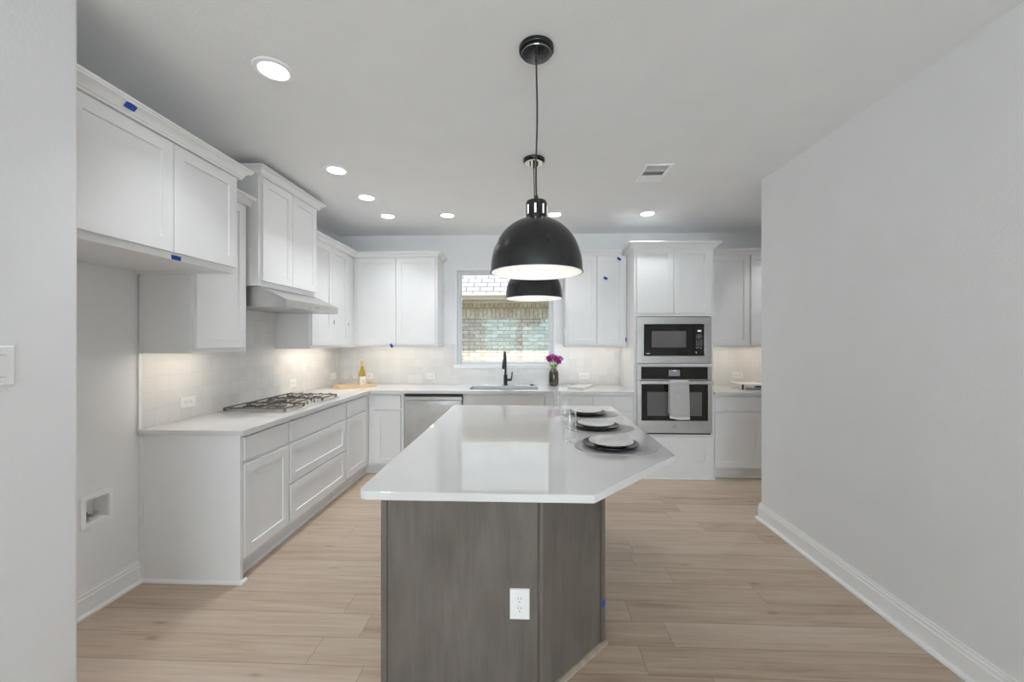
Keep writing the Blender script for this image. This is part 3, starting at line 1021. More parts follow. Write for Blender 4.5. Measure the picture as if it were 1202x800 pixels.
MB().box(1.764, 1.802, 4.1968, 4.1982, 1.540, 1.556).build('display', 'disp', cp)
def button(*b):
    MB().box(*b).build('button', 'icon', cp)


for k in range(8):
    a = 2 * PI * k / 8
    button(1.780 + 0.026 * math.cos(a) - 0.003, 1.780 + 0.026 * math.cos(a) + 0.003, 4.1972, 4.1982, 1.492 + 0.020 * math.sin(a) - 0.0025, 1.492 + 0.020 * math.sin(a) + 0.0025)
button(1.778, 1.782, 4.1972, 4.1982, 1.484, 1.500)
for r_ in range(4):
    for k in range(4):
        if r_ < 3 or k != 1:
            button(1.752 + k * 0.018, 1.757 + k * 0.018, 4.1972, 4.1982, 1.398 + r_ * 0.016, 1.403 + r_ * 0.016)
for k in range(3):
    button(1.754 + k * 0.020, 1.762 + k * 0.020, 4.1972, 4.1982, 1.368 + (k % 2) * 0.006, 1.374 + (k % 2) * 0.006)
button(1.748, 1.753, 4.1972, 4.1982, 1.316, 1.332)

# ------------------------------------------------------------------ wall oven
ov = thing('wall_oven', 'stainless steel wall oven with black glass door below the microwave', 'oven', (1.53, 4.4, 0.48))
MB().box(1.155, 1.903, 4.232, 4.70, 0.480, 1.170).build('body', 'gap', ov)
MB().prism(rect(1.145, 1.914, 1.036, 1.176), 4.206, 4.231, 'y', [rect(1.188, 1.870, 1.045, 1.174)]).build('top_frame', 'steel', ov)
cp = MB().box(1.189, 1.869, 4.200, 4.231, 1.046, 1.173).build('control_panel', 'bglass', ov)
MB().box(1.470, 1.584, 4.1985, 4.2002, 1.078, 1.142).build('display', 'disp2', cp)
MB().box(1.512, 1.545, 4.1975, 4.1986, 1.130, 1.138).build('display_clock', 'disp', cp)
od = MB().prism(rect(1.145, 1.914, 0.485, 1.032), 4.196, 4.231, 'y', [rect(1.190, 1.869, 0.614, 0.994)]).build('door', 'steel', ov, bevel=0.003)
MB().box(1.191, 1.868, 4.194, 4.231, 0.615, 0.993).build('door_glass', 'bglass', od)
MB().box(1.248, 1.806, 4.1922, 4.1941, 0.666, 0.914).build('door_window', 'wglass', od)
hm = MB()
hm.box(1.160, 1.900, 4.128, 4.150, 1.000, 1.034)
hm.box(1.160, 1.184, 4.150, 4.197, 1.004, 1.030)
hm.box(1.876, 1.900, 4.150, 4.197, 1.004, 1.030)
hm.build('handle', 'steel_rough', od, bevel=0.005)
em = MB()
Ry = Matrix.Rotation(PI / 2, 3, 'X')
em.lathe([(0.0, 0.0), (0.021, 0.0), (0.021, 0.0012), (0.0185, 0.0018), (0.0, 0.0018)], (1.531, 4.196, 0.556), 28, R=Ry)
emb = em.build('emblem', 'nickel', od)
sc = MB()
ring = [(1.531 + 0.0165 * math.cos(a * PI / 12), 4.1938, 0.556 + 0.0165 * math.sin(a * PI / 12)) for a in range(25)]
sc.tube(ring, 0.0009, 6)
sc.tube([(1.531 - 0.002 + 0.0055 * math.cos(a), 4.1938, 0.556 + 0.006 * math.sin(a) + 0.001) for a in [0.8 + i * 0.5 for i in range(11)]] + [(1.529, 4.1938, 0.545), (1.524, 4.1938, 0.547)], 0.0008, 6)
sc.tube([(1.537, 4.1938, 0.553), (1.541, 4.1938, 0.557), (1.538, 4.1938, 0.561), (1.535, 4.1938, 0.555), (1.537, 4.1938, 0.549), (1.542, 4.1938, 0.551)], 0.0008, 6)
sc.build('emblem_script', 'steel_rough', od)
MB().box(1.155, 1.905, 4.215, 4.231, 0.4685, 0.484).build('vent_slot', 'gap', ov)

# towel over the oven handle
path = []
for i in range(15):
    t = i / 14
    path.append((4.1215 - 0.004 * math.sin(t * 3.0), 0.655 + t * (1.028 - 0.655)))
path += [(4.123, 1.036), (4.132, 1.0405), (4.146, 1.0405), (4.1545, 1.035)]
for i in range(13):
    t = i / 12
    path.append((4.158 + 0.006 * math.sin(t * 2.2), 1.025 - t * 0.330))
nx = 22
vs, fs = [], []
for j, (yy, zz) in enumerate(path):
    front = j < 15
    for i in range(nx + 1):
        u = i / nx
        fall = max(0.0, min(1.0, (1.03 - zz) / 0.37))
        if j >= 19:
            x = 1.453 + u * 0.185
            wv = 0.0
        else:
            x = 1.450 + u * (0.196 + 0.006 * fall)
            wv = 0.006 * fall * math.sin(u * 9.0 + 0.6)
        z = zz
        if j == 0:
            z -= 0.010 * math.sin(u * 3.0) - 0.012 * (1 - u)
        vs.append((x, yy + wv - (0.006 * fall if front else 0), z))
for j in range(len(path) - 1):
    for i in range(nx):
        a = j * (nx + 1) + i
        fs.append((a, a + 1, a + nx + 2, a + nx + 1))
tw_o = MB().add(vs, fs, True).build('hand_towel', 'tow', loc=(1.55, 4.14, 1.04), smooth_angle=180)
sol = tw_o.modifiers.new('thickness', 'SOLIDIFY'); sol.thickness = 0.004; sol.offset = 0
tag(tw_o, 'grey woven hand towel hanging over the oven door handle', 'towel')
hb = MB()
vs, fs = [], []
for j in range(3):
    for i in range(nx + 1):
        u = i / nx
        vs.append((1.450 + u * 0.2015, 4.1155 - 0.006 + 0.006 * math.sin(u * 9 + .6), 0.645 + j * 0.011 - 0.010 * math.sin(u * 3.0) + 0.012 * (1 - u)))
for j in range(2):
    for i in range(nx):
        a = j * (nx + 1) + i
        fs.append((a, a + 1, a + nx + 2, a + nx + 1))
hm_o = hb.add(vs, fs, True).build('hem', 'tow_white', tw_o, smooth_angle=180)
for v in hm_o.data.vertices:
    pass
so = hm_o.modifiers.new('thickness', 'SOLIDIFY'); so.thickness = 0.003; so.offset = 0

# ------------------------------------------------------------------ range hood
rh = thing('range_hood', 'stainless steel under-cabinet range hood above the cooktop', 'range hood', (-2.0, 3.185, 1.69))
y0, y1 = 2.787, 3.560
prof = [(XL + 0.010, 1.700), (-1.722, 1.688), (-1.722, 1.746), (-1.925, 1.838), (XL + 0.010, 1.838)]
m = MB()
vs = [(x, y, z) for y in (y0, y1) for x, z in prof]
m.add(vs, [(0, 4, 3, 2, 1), (5, 6, 7, 8, 9)] + [(i, (i + 1) % 5, (i + 1) % 5 + 5, i + 5) for i in range(1, 5)])
m.build('canopy', 'steel', rh, bevel=0.0015)
MB().add([(XL + 0.012, y0 + .004, 1.7015), (-1.726, y0 + .004, 1.6915), (-1.726, y1 - .004, 1.6915), (XL + 0.012, y1 - .004, 1.7015),
          (XL + 0.012, y0 + .004, 1.7055), (-1.726, y0 + .004, 1.6955), (-1.726, y1 - .004, 1.6955), (XL + 0.012, y1 - .004, 1.7055)],
         [(0, 1, 2, 3), (4, 7, 6, 5), (0, 4, 5, 1), (1, 5, 6, 2), (2, 6, 7, 3), (3, 7, 4, 0)]).build('filter_panel', 'steel_rough', rh)
for yy in (2.93, 3.42):
    MB().lathe([(0.0, 1.6905), (0.026, 1.6905), (0.032, 1.692), (0.034, 1.696), (0.0, 1.696)], (-1.800, yy, 0), 24).build('hood_lamp', 'liner', rh)
MB().box(-1.7221, -1.7195, 3.17, 3.23, 1.712, 1.722).build('button_strip', 'nickel', rh)
MB().box(XL + 0.0105, XL + 0.09, y0 - 0.008, y0 - 0.001, 1.702, 1.836).build('side_filler', 'steel_rough', rh)

# ------------------------------------------------------------------ gas cooktop
ck = thing('gas_cooktop', 'stainless steel gas cooktop with black grates on the left counter', 'cooktop', (-2.01, 3.26, 0.914))
cx0, cx1, cy0, cy1 = -2.278, -1.765, 2.860, 3.690
MB().prism(rounded(rect(cx0, cx1, cy0, cy1), [0.012] * 4, 4), 0.9142, 0.922, 'z').build('base_plate', 'steel', ck, bevel=0.002)
ZG = 0.950


def bar(mb, a, b, w=0.0045, h=0.0048):
    a, b = Vector(a), Vector(b)
    d = (b - a)
    L = d.length
    d.normalize()
    s = d.cross(Vector((0, 0, 1)))
    s = s.normalized() if s.length > 1e-4 else Vector((1, 0, 0))
    up = s.cross(d)
    mb.obox((a + b) / 2, d, s, up, L / 2 + w * 0.5, w, h)


gw = (cy1 - cy0 - 0.02) / 3
for gi in range(3):
    g0 = cy0 + 0.010 + gi * gw + 0.004
    g1 = g0 + gw - 0.008
    gx0, gx1 = cx0 + 0.022, cx1 - (0.030 if gi != 1 else 0.120)
    g = MB()
    for yy in (g0 + 0.006, g1 - 0.006):
        bar(g, (gx0, yy, ZG - 0.004), (gx1, yy, ZG - 0.004))
    for xx in (gx0, gx1):
        bar(g, (xx, g0 + 0.006, ZG - 0.004), (xx, g1 - 0.006, ZG - 0.004))
    n_b = 5 if gi != 1 else 4
    for k in range(n_b):
        xx = gx0 + (gx1 - gx0) * (k + 0.5) / n_b
        gm = (g0 + g1) / 2
        for s0, s1 in ((g0, gm - 0.030), (g1, gm + 0.030)):
            e = s0 + (0.006 if s0 < gm else -0.006)
            bar(g, (xx, e, ZG - 0.004), (xx, e + (s1 - e) * 0.25, ZG + 0.006))
            bar(g, (xx, e + (s1 - e) * 0.25, ZG + 0.006), (xx, s1, ZG + 0.006))
    mid = (gx0 + gx1) / 2
    bar(g, (mid, g0 + 0.006, ZG - 0.004), (mid, g1 - 0.006, ZG - 0.004))
    for xx in (gx0, gx1):
        for yy in (g0 + 0.008, g1 - 0.008):
            g.box(xx - 0.007, xx + 0.007, yy - 0.007, yy + 0.007, 0.9222, ZG - 0.003)
    g.build('grate', 'grate', ck)
    bxs = ((gx0 + (gx1 - gx0) * 0.25), (gx0 + (gx1 - gx0) * 0.75)) if gi != 1 else ((gx0 + gx1) / 2,)
    for bx in bxs:
        gm = (g0 + g1) / 2
        r = 0.036 if gi != 1 else 0.048
        b_ = MB().lathe([(0.0, 0.9221), (r + 0.012, 0.9221), (r + 0.010, 0.928), (r, 0.931), (r, 0.938), (0.0, 0.938)], (bx, gm, 0), 24).build('burner', 'steel_rough', ck)
        MB().lathe([(0.0, 0.9381), (r * 0.92, 0.9381), (r * 0.92, 0.944), (r * 0.8, 0.947), (0.0, 0.947)], (bx, gm, 0), 24).build('burner_cap', 'iron', b_)
for k in range(5):
    yy = 3.275 + (k - 2) * 0.052
    xx = -1.835 if k % 2 == 0 else -1.800
    MB().lathe([(0.0, 0.9221), (0.019, 0.9221), (0.019, 0.926), (0.015, 0.928), (0.0135, 0.948), (0.0, 0.949)], (xx, yy, 0), 20).build('knob', 'steel_rough', ck)

# ------------------------------------------------------------------ wall plates
def outlet(label, loc, face, vertical=False):
    """duplex outlet plate; built facing -Y and lying on its side unless vertical, turned to its wall"""
    t = thing('outlet', label, 'outlet', (0, 0, 0), 'white wall outlets')
    hw, hh = (0.040, 0.062) if vertical else (0.062, 0.040)
    m = MB()
    ring = lambda a, d: [(-hw + a, d, -hh + a), (hw - a, d, -hh + a), (hw - a, d, hh - a), (-hw + a, d, hh - a)]
    vs = ring(0, 0) + ring(0, -0.003) + ring(0.003, -0.0055)
    fs = [(0, 1, 2, 3)] + [(i * 4 + k, i * 4 + (k + 1) % 4, (i + 1) * 4 + (k + 1) % 4, (i + 1) * 4 + k) for i in range(2) for k in range(4)] + [(8, 9, 10, 11)]
    m.add(vs, fs).build('plate', 'plastic', t)
    rot = Matrix.Rotation(PI / 2, 3, 'X')
    for s in (-1, 1):
        c = (0, -0.0055, 0.0195 * s) if vertical else (0.0195 * s, -0.0055, 0)
        so = MB().lathe([(0.0, 0.0), (0.0165, 0.0), (0.0165, 0.0012), (0.0158, 0.0018), (0.0, 0.0018)], c, 20, R=rot).build('socket', 'plastic', t)
        sl = MB()
        for q in (-0.006, 0.006):
            if vertical:
                sl.box(c[0] + q - 0.0012, c[0] + q + 0.0012, -0.0080, -0.0072, c[2] + 0.001, c[2] + 0.009)
            else:
                sl.box(c[0] + 0.001, c[0] + 0.009, -0.0080, -0.0072, c[2] + q - 0.0012, c[2] + q + 0.0012)
        if vertical:
            sl.box(c[0] - 0.0022, c[0] + 0.0022, -0.0080, -0.0072, c[2] - 0.010, c[2] - 0.0055)
        else:
            sl.box(c[0] - 0.010, c[0] - 0.0055, -0.0080, -0.0072, c[2] - 0.0022, c[2] + 0.0022)
        sl.build('slots', 'slot', so)
    t.location = loc
    t.rotation_euler = (0, 0, {'-Y': 0, '+X': PI / 2}[face])
    return t


o1 = outlet('white outlet on the tile between refrigerator space and cooktop', (XL + 0.0082, 2.634, 1.030), '+X')
dup(o1, (XL + 0.0082, 3.850, 1.026), PI / 2, 'white outlet on the tile behind the far end of the cooktop')
dup(o1, (XL + 0.0082, 4.680, 1.022), PI / 2, 'white outlet on the left wall right at the tiled corner')
dup(o1, (-1.970, YB - 0.0082, 1.009), 0.0, 'white outlet on the back tile behind the wine bottle')
dup(o1, (-1.185, YB - 0.0082, 1.012), 0.0, 'white outlet on the back tile above the dishwasher')
dup(o1, (0.680, YB - 0.0082, 1.018), 0.0, 'white outlet on the back tile above the folded cloth')
dup(o1, (2.508, YB - 0.0082, 1.033), 0.0, 'white outlet on the back tile right of the ovens')
outlet('upright white outlet on the front of the wooden island', (-0.031, 1.6215, 0.378), '-Y', True)

sw = thing('light_switch', 'white rocker light switch on the near left wall', 'light switch', (0, 0, 0))
m = MB()
hw, hh = 0.040, 0.062
ring = lambda a, d: [(-hw + a, d, -hh + a), (hw - a, d, -hh + a), (hw - a, d, hh - a), (-hw + a, d, hh - a)]
vs = ring(0, 0) + ring(0, -0.003) + ring(0.004, -0.0065)
m.add(vs, [(0, 1, 2, 3)] + [(i * 4 + k, i * 4 + (k + 1) % 4, (i + 1) * 4 + (k + 1) % 4, (i + 1) * 4 + k) for i in range(2) for k in range(4)] + [(8, 9, 10, 11)]).build('plate', 'plastic', sw)
MB().box(-0.0175, 0.0175, -0.0072, -0.0064, -0.0345, 0.0345).build('bezel', 'slot', sw)
MB().add([(-0.0165, -0.0066, -0.0335), (0.0165, -0.0066, -0.0335), (0.0165, -0.0066, 0.0335), (-0.0165, -0.0066, 0.0335),
          (-0.0165, -0.0085, -0.0335), (0.0165, -0.0085, -0.0335), (0.0165, -0.0115, 0.0335), (-0.0165, -0.0115, 0.0335)],
         [(0, 1, 2, 3), (4, 5, 6, 7), (0, 1, 5, 4), (1, 2, 6, 5), (2, 3, 7, 6), (3, 0, 4, 7)]).build('rocker', 'plastic', sw)
rot = Matrix.Rotation(PI / 2, 3, 'X')
for s in (-1, 1):
    MB().lathe([(0.0, 0.0), (0.0035, 0.0), (0.003, 0.001), (0.0, 0.0012)], (0, -0.0065, 0.048 * s), 12, R=rot).build('screw', 'nickel', sw)
sw.location = (XS + 0.0002, 1.154, 1.371)
sw.rotation_euler = (0, 0, PI / 2)

# refrigerator water box recessed in the wall
wb = thing('water_supply_box', 'recessed white water supply box low on the wall of the refrigerator space', 'water box', (XL, 2.066, 0.54))
a0, a1, b0, b1 = WB
MB().prism(rect(1.985, 2.147, 0.455, 0.628), XL + 0.0005, XL + 0.007, 'x', [rect(a0 + 0.003, a1 - 0.003, b0 + 0.003, b1 - 0.003)]).build('flange', 'plastic', wb)
m = MB()
e = 0.002
m.box(XL - 0.088, XL - 0.085, a0 + e, a1 - e, b0 + e, b1 - e)
m.box(XL - 0.085, XL + 0.0004, a0 + e, a0 + e + 0.003, b0 + e, b1 - e)
m.box(XL - 0.085, XL + 0.0004, a1 - e - 0.003, a1 - e, b0 + e, b1 - e)
m.box(XL - 0.085, XL + 0.0004, a0 + e, a1 - e, b0 + e, b0 + e + 0.003)
m.box(XL - 0.085, XL + 0.0004, a0 + e, a1 - e, b1 - e - 0.003, b1 - e)
m.build('recess', 'plastic', wb)
vv = MB()
vx, vy, vz = XL - 0.04, 2.045, b0 + 0.006
vv.tube([(vx, vy, vz), (vx, vy, vz + 0.018)], 0.012, 14)
vv.tube([(vx, vy, vz + 0.015), (vx, vy, vz + 0.045)], 0.0095, 14)
vv.tube([(vx - 0.012, vy, vz + 0.030), (vx + 0.040, vy, vz + 0.030)], 0.0075, 12)
vf = vv.build('valve', 'brass', wb)
MB().obox((vx + 0.040, vy + 0.006, vz + 0.034), (0, 0.9, 0.43), (0, -0.43, 0.9), (1, 0, 0), 0.018, 0.006, 0.003).build('valve_lever', 'nickel', vf)

# ------------------------------------------------------------------ ceiling fixtures
rl = thing('recessed_light', 'nearest and largest round recessed ceiling light, above the refrigerator space', 'ceiling light', (-1.207, 1.850, ZC), 'recessed ceiling lights')
MB().lathe([(0.063, ZC - 0.0005), (0.089, ZC - 0.0005), (0.091, ZC - 0.003), (0.087, ZC - 0.008), (0.068, ZC - 0.011), (0.063, ZC - 0.008)], (-1.207, 1.850, 0), 48, closed=True).build('trim_ring', 'trim', rl)
MB().lathe([(0.0, ZC - 0.0065), (0.0632, ZC - 0.0065), (0.0632, ZC - 0.001), (0.0, ZC - 0.001)], (-1.207, 1.850, 0), 48).build('lens', 'lens', rl)
beam_d = bpy.data.lights.new('beam', 'SPOT')
beam_d.energy = BEAM
beam_d.spot_size = math.radians(BEAM_DEG)
beam_d.spot_blend = 0.75
beam_d.shadow_soft_size = 0.06
beam_d.color = (0.96, 0.98, 1.0)
beam = bpy.data.objects.new('beam', beam_d)
COL.objects.link(beam)
beam.parent = rl
beam.location = (0, 0, -0.012)
for x, y, lb in ((-1.443, 2.956, 'recessed ceiling light in front of the tall hood cabinet, second nearest on the left'),
                 (-1.447, 3.528, 'recessed ceiling light third along the left row, just past the hood cabinet'),
                 (-1.446, 4.068, 'farthest recessed ceiling light of the left row, nearest the back corner'),
                 (-0.823, 4.066, 'recessed ceiling light in the back row, above the left edge of the window'),
                 (0.278, 4.078, 'recessed ceiling light in the back row, just right of the pendant socket'),
                 (1.218, 4.088, 'recessed ceiling light in the back row, in front of the oven tower')):
    dup(rl, (x, y, ZC), None, lb)
dup(rl, (2.75, 4.090, ZC), None, 'added unseen fill light behind the end of the right wall')  # unseen lamp added to brighten the cabinets right of the ovens

for x, y, lb in ((-0.9, -3.0, 'added unseen fill light far behind the camera on the left'), (0.9, -3.0, 'added unseen fill light far behind the camera on the right')):  # unseen lamps added so the floor bounces more light to the ceiling
    dup(rl, (x, y, ZC), None, lb, 'added fill lights behind the camera')

vt = thing('air_vent', 'white square louvered air vent in the ceiling', 'vent', (0.968, 3.104, ZC))
vx0, vx1, vy0, vy1 = 0.864, 1.072, 2.944, 3.264
MB().prism(rect(vx0, vx1, vy0, vy1), ZC - 0.008, ZC - 0.0005, 'z', [rect(vx0 + 0.026, vx1 - 0.026, vy0 + 0.026, vy1 - 0.026)]).build('frame', 'vent', vt, bevel=0.002)
MB().box(vx0 + 0.027, vx1 - 0.027, vy0 + 0.027, vy1 - 0.027, ZC - 0.0022, ZC - 0.0006).build('duct', 'vent_dark', vt)
cuts = [vy0 + 0.026, vy0 + 0.112, vy0 + 0.206, vy1 - 0.026]
for k in (1, 2):
    MB().box(vx0 + 0.027, vx1 - 0.027, cuts[k] - 0.006, cuts[k] + 0.006, ZC - 0.0085, ZC - 0.0025).build('crossbar', 'vent', vt)
for k, tilt in ((0, 0.75), (2, -0.75)):
    lv = MB()
    ys = cuts[k] + 0.010
    while ys < cuts[k + 1] - 0.008:
        lv.obox(((vx0 + vx1) / 2, ys, ZC - 0.0055), (1, 0, 0), (0, math.cos(tilt), math.sin(tilt)), (0, -math.sin(tilt), math.cos(tilt)), (vx1 - vx0) / 2 - 0.028, 0.0042, 0.0006)
        ys += 0.0095
    lv.build('louvers', 'vent', vt)
lv = MB()
xs = vx0 + 0.036
while xs < vx1 - 0.03:
    lv.obox((xs, (cuts[1] + cuts[2]) / 2, ZC - 0.0055), (0, 1, 0), (math.cos(0.75), 0, math.sin(0.75)), (-math.sin(0.75), 0, math.cos(0.75)), (cuts[2] - cuts[1]) / 2 - 0.007, 0.0040, 0.0006)
    xs += 0.0185
lv.build('louvers', 'vent', vt)


def pendant(label, X, Y):
    t = thing('pendant_lamp', label, 'pendant lamp', (X, Y, ZC), 'black dome pendants over the island')
    cn = MB().lathe([(0.0, ZC - 0.0005), (0.077, ZC - 0.0005), (0.077, ZC - 0.014), (0.075, ZC - 0.017), (0.068, ZC - 0.018), (0.068, ZC - 0.026), (0.066, ZC - 0.0275), (0.0, ZC - 0.0276)], (X, Y, 0), 48).build('canopy', 'gloss_black', t)
    MB().lathe([(0.0, ZC - 0.0277), (0.0655, ZC - 0.0277), (0.0645, ZC - 0.030), (0.0, ZC - 0.0301)], (X, Y, 0), 48).build('face_plate', 'bmetal', cn)
    for dx, dy in ((-0.026, -0.004), (0.026, 0.004)):
        MB().lathe([(0.0, ZC - 0.0302), (0.005, ZC - 0.0302), (0.005, ZC - 0.044), (0.004, ZC - 0.047), (0.0, ZC - 0.0475)], (X + dx, Y + dy, 0), 12).build('screw', 'black', cn)
    MB().lathe([(0.0, ZC - 0.0302), (0.0075, ZC - 0.0302), (0.0075, ZC - 0.058), (0.005, ZC - 0.064), (0.0, ZC - 0.0645)], (X, Y, 0), 14).build('cord_grip', 'black', cn)
    zb = 1.748
    pts = []
    for i in range(25):
        tt = i / 24
        pts.append((X + 0.004 * math.sin(tt * 5.0) * math.sin(PI * tt), Y + 0.003 * math.sin(tt * 7) * math.sin(PI * tt), ZC - 0.06 - tt * (ZC - 0.06 - zb - 0.318)))
    MB().tube(pts, 0.0038, 10).build('cord', 'black', t)
    MB().lathe([(0.0, zb + 0.316), (0.006, zb + 0.316), (0.009, zb + 0.335), (0.006, zb + 0.342), (0.0, zb + 0.342)], (X, Y, 0), 16).build('strain_relief', 'black', t)
    nk = MB().lathe([(0.0, zb + 0.318), (0.030, zb + 0.318), (0.043, zb + 0.314), (0.047, zb + 0.306), (0.047, zb + 0.236), (0.040, zb + 0.234), (0.0, zb + 0.233)], (X, Y, 0), 40).build('socket_housing', 'shade', t)
    for k in range(8):
        a = 2 * PI * k / 8 - PI / 2 - 0.12
        cdir = Vector((math.cos(a), math.sin(a), 0))
        sdir = Vector((-math.sin(a), math.cos(a), 0))
        MB().obox(Vector((X, Y, zb + 0.273)) + cdir * 0.0462, sdir, cdir, (0, 0, 1), 0.0038, 0.0012, 0.020).build('light_slit', 'slit', nk)
    R0, H0 = 0.2015, 0.236
    out = []
    for i in range(29):
        z = H0 * i / 28
        q = min(1.0, z / (H0 + 0.006))
        r = R0 * (1 - q ** 2.25) ** (1 / 2.05)
        out.append((max(r, 0.043), zb + z))
    prof = [(R0 + 0.003, zb - 0.001), (R0 + 0.003, zb + 0.003)] + out
    inner = [(max(r - 0.0022, 0.03), z - 0.0022) for r, z in out]
    inner[0] = (R0 - 0.0015, zb - 0.001)
    MB().lathe(prof + [(out[-1][0] - 0.002, out[-1][1] - 0.001)] + [(r, z) for r, z in reversed([(r + 0.001, z + 0.001) for r, z in inner])], (X, Y, 0), 72, closed=True).build('shade', 'shade', t)
    inn2 = [(r - 0.0006, z - 0.0006) for r, z in inner]
    inn3 = [(r - 0.0014, z - 0.0014) for r, z in inner]
    inn3[0] = (inn3[0][0], inn2[0][1])
    MB().lathe(inn2 + list(reversed(inn3)), (X, Y, 0), 72, closed=True).build('white_liner', 'liner', t)
    MB().lathe([(0.0, zb + 0.105), (0.018, zb + 0.108), (0.030, zb + 0.125), (0.030, zb + 0.145), (0.020, zb + 0.170), (0.014, zb + 0.190), (0.014, zb + 0.228), (0.0, zb + 0.228)], (X, Y, 0), 24).build('bulb', 'bulb', t)
    return t


p1 = pendant('nearer and larger-looking black dome pendant over the front of the island', 0.040, 1.760)
dup(p1, (0.047, 2.843, ZC), None, 'farther black dome pendant partly hidden behind the nearer one')

# ------------------------------------------------------------------ place settings on the island
ZI = 0.9143


def placemat(label, cx, cy, rot, k):
    pts = []
    for i in range(64):
        a = 2 * PI * i / 64
        r = 1.0 + 0.055 * math.cos(3 * a + 0.5) + 0.04 * math.cos(2 * a) + 0.025 * math.cos(a - 0.4)
        x, y = 0.195 * r * math.cos(a), 0.182 * r * math.sin(a)
        pts.append((cx + x * math.cos(rot) - y * math.sin(rot), cy + x * math.sin(rot) + y * math.cos(rot)))
    o = MB().prism(pts, ZI, ZI + 0.0035, 'z', smooth=True).build('placemat', 'mat_felt', loc=(cx, cy, ZI), bevel=0.0008)
    return tag(o, label, 'placemat', 'grey felt placemats')


def dinner_plate(label, cx, cy):
    z = ZI + 0.0037
    pr = [(0.0, z), (0.088, z), (0.105, z + 0.003), (0.131, z + 0.0135), (0.138, z + 0.020), (0.1375, z + 0.0225), (0.134, z + 0.0225), (0.124, z + 0.013), (0.100, z + 0.0075), (0.0, z + 0.0065)]
    o = MB().lathe(pr, (cx, cy, 0), 72).build('dinner_plate', 'plate_dark', loc=(cx, cy, z), smooth_angle=60)
    return tag(o, label, 'plate', 'charcoal dinner plates')


def salad_plate(label, cx, cy):
    z = ZI + 0.0037 + 0.0110
    pr = [(0.0, z), (0.064, z), (0.080, z + 0.004), (0.100, z + 0.013), (0.110, z + 0.019), (0.1095, z + 0.0212), (0.1065, z + 0.021), (0.090, z + 0.014), (0.070, z + 0.0085), (0.0, z + 0.0065)]
    o = MB().lathe(pr, (cx, cy, 0), 72).build('salad_plate', 'speck', loc=(cx, cy, z), smooth_angle=60)
    return tag(o, label, 'plate', 'speckled grey salad plates')


def tumbler(label, cx, cy, h):
    z = ZI
    pr = [(0.0, z), (0.030, z), (0.0325, z + 0.003), (0.034, z + h * 0.5), (0.0345, z + h - 0.0012), (0.0338, z + h), (0.0331, z + h - 0.0012), (0.0324, z + h * 0.5), (0.031, z + 0.014), (0.029, z + 0.0105), (0.0, z + 0.010)]
    o = MB().lathe(pr, (cx, cy, 0), 48).build('drinking_glass', 'glass', loc=(cx, cy, z), smooth_angle=60)
    return tag(o, label, 'glass', 'clear tumblers on the island')


where = ('nearest the camera', 'in the middle', 'farthest from the camera')
for k, (mx_, my_, px_, py_, sx_, sy_, gx_, gy_, gh_, rot) in enumerate((
        (0.432, 2.040, 0.416, 2.012, 0.420, 2.018, 0.227, 2.137, 0.163, -0.25),
        (0.432, 2.470, 0.418, 2.448, 0.418, 2.452, 0.253, 2.677, 0.152, -0.05),
        (0.436, 2.912, 0.424, 2.884, 0.424, 2.890, 0.241, 3.134, 0.140, 0.15))):
    placemat('grey felt placemat under the place setting ' + where[k] + ' on the island', mx_, my_, rot, k)
    dinner_plate('dark charcoal dinner plate of the setting ' + where[k] + ' on the island', px_, py_)
    salad_plate('speckled pale grey salad plate on the dark plate ' + where[k], sx_, sy_)
    tumbler(('clear straight-sided drinking glass nearest the camera on the island', 'middle clear drinking glass of three on the island', 'clear drinking glass farthest from the camera on the island')[k], gx_, gy_, gh_)

# ------------------------------------------------------------------ vase with flowers
vx, vy = 0.310, 4.690
pr = [(0.0, 0.9145), (0.038, 0.9145), (0.050, 0.922), (0.057, 0.950), (0.059, 0.990), (0.058, 1.040), (0.054, 1.075), (0.045, 1.095), (0.034, 1.104), (0.033, 1.116), (0.030, 1.118), (0.029, 1.104), (0.036, 1.09), (0.0, 1.085)]
tag(MB().lathe(pr, (vx, vy, 0), 40).build('vase', 'vase', loc=(vx, vy, 0.914), smooth_angle=80), 'dark bronze rounded vase on the counter right of the sink', 'vase')
fl = thing('flower_bunch', 'bunch of magenta flowers standing in the dark vase', 'flowers', (vx, vy, 1.10))
rnd = random.Random(3)
heads = [(-0.058, -0.015, 1.232, 0.042), (-0.020, -0.030, 1.252, 0.042), (0.035, -0.025, 1.215, 0.046), (0.075, 0.0, 1.228, 0.042), (0.010, 0.030, 1.240, 0.040), (-0.045, 0.020, 1.205, 0.036), (0.058, -0.020, 1.190, 0.034)]
st = MB()
for hx, hy, hz, r in heads:
    st.tube([(vx + hx * 0.12, vy + hy * 0.12, 1.090), (vx + hx * 0.45, vy + hy * 0.45, 1.14), (vx + hx * 0.9, vy + hy * 0.9, hz - r * 0.5)], 0.0028, 7)
st.build('stems', 'leaf', fl)
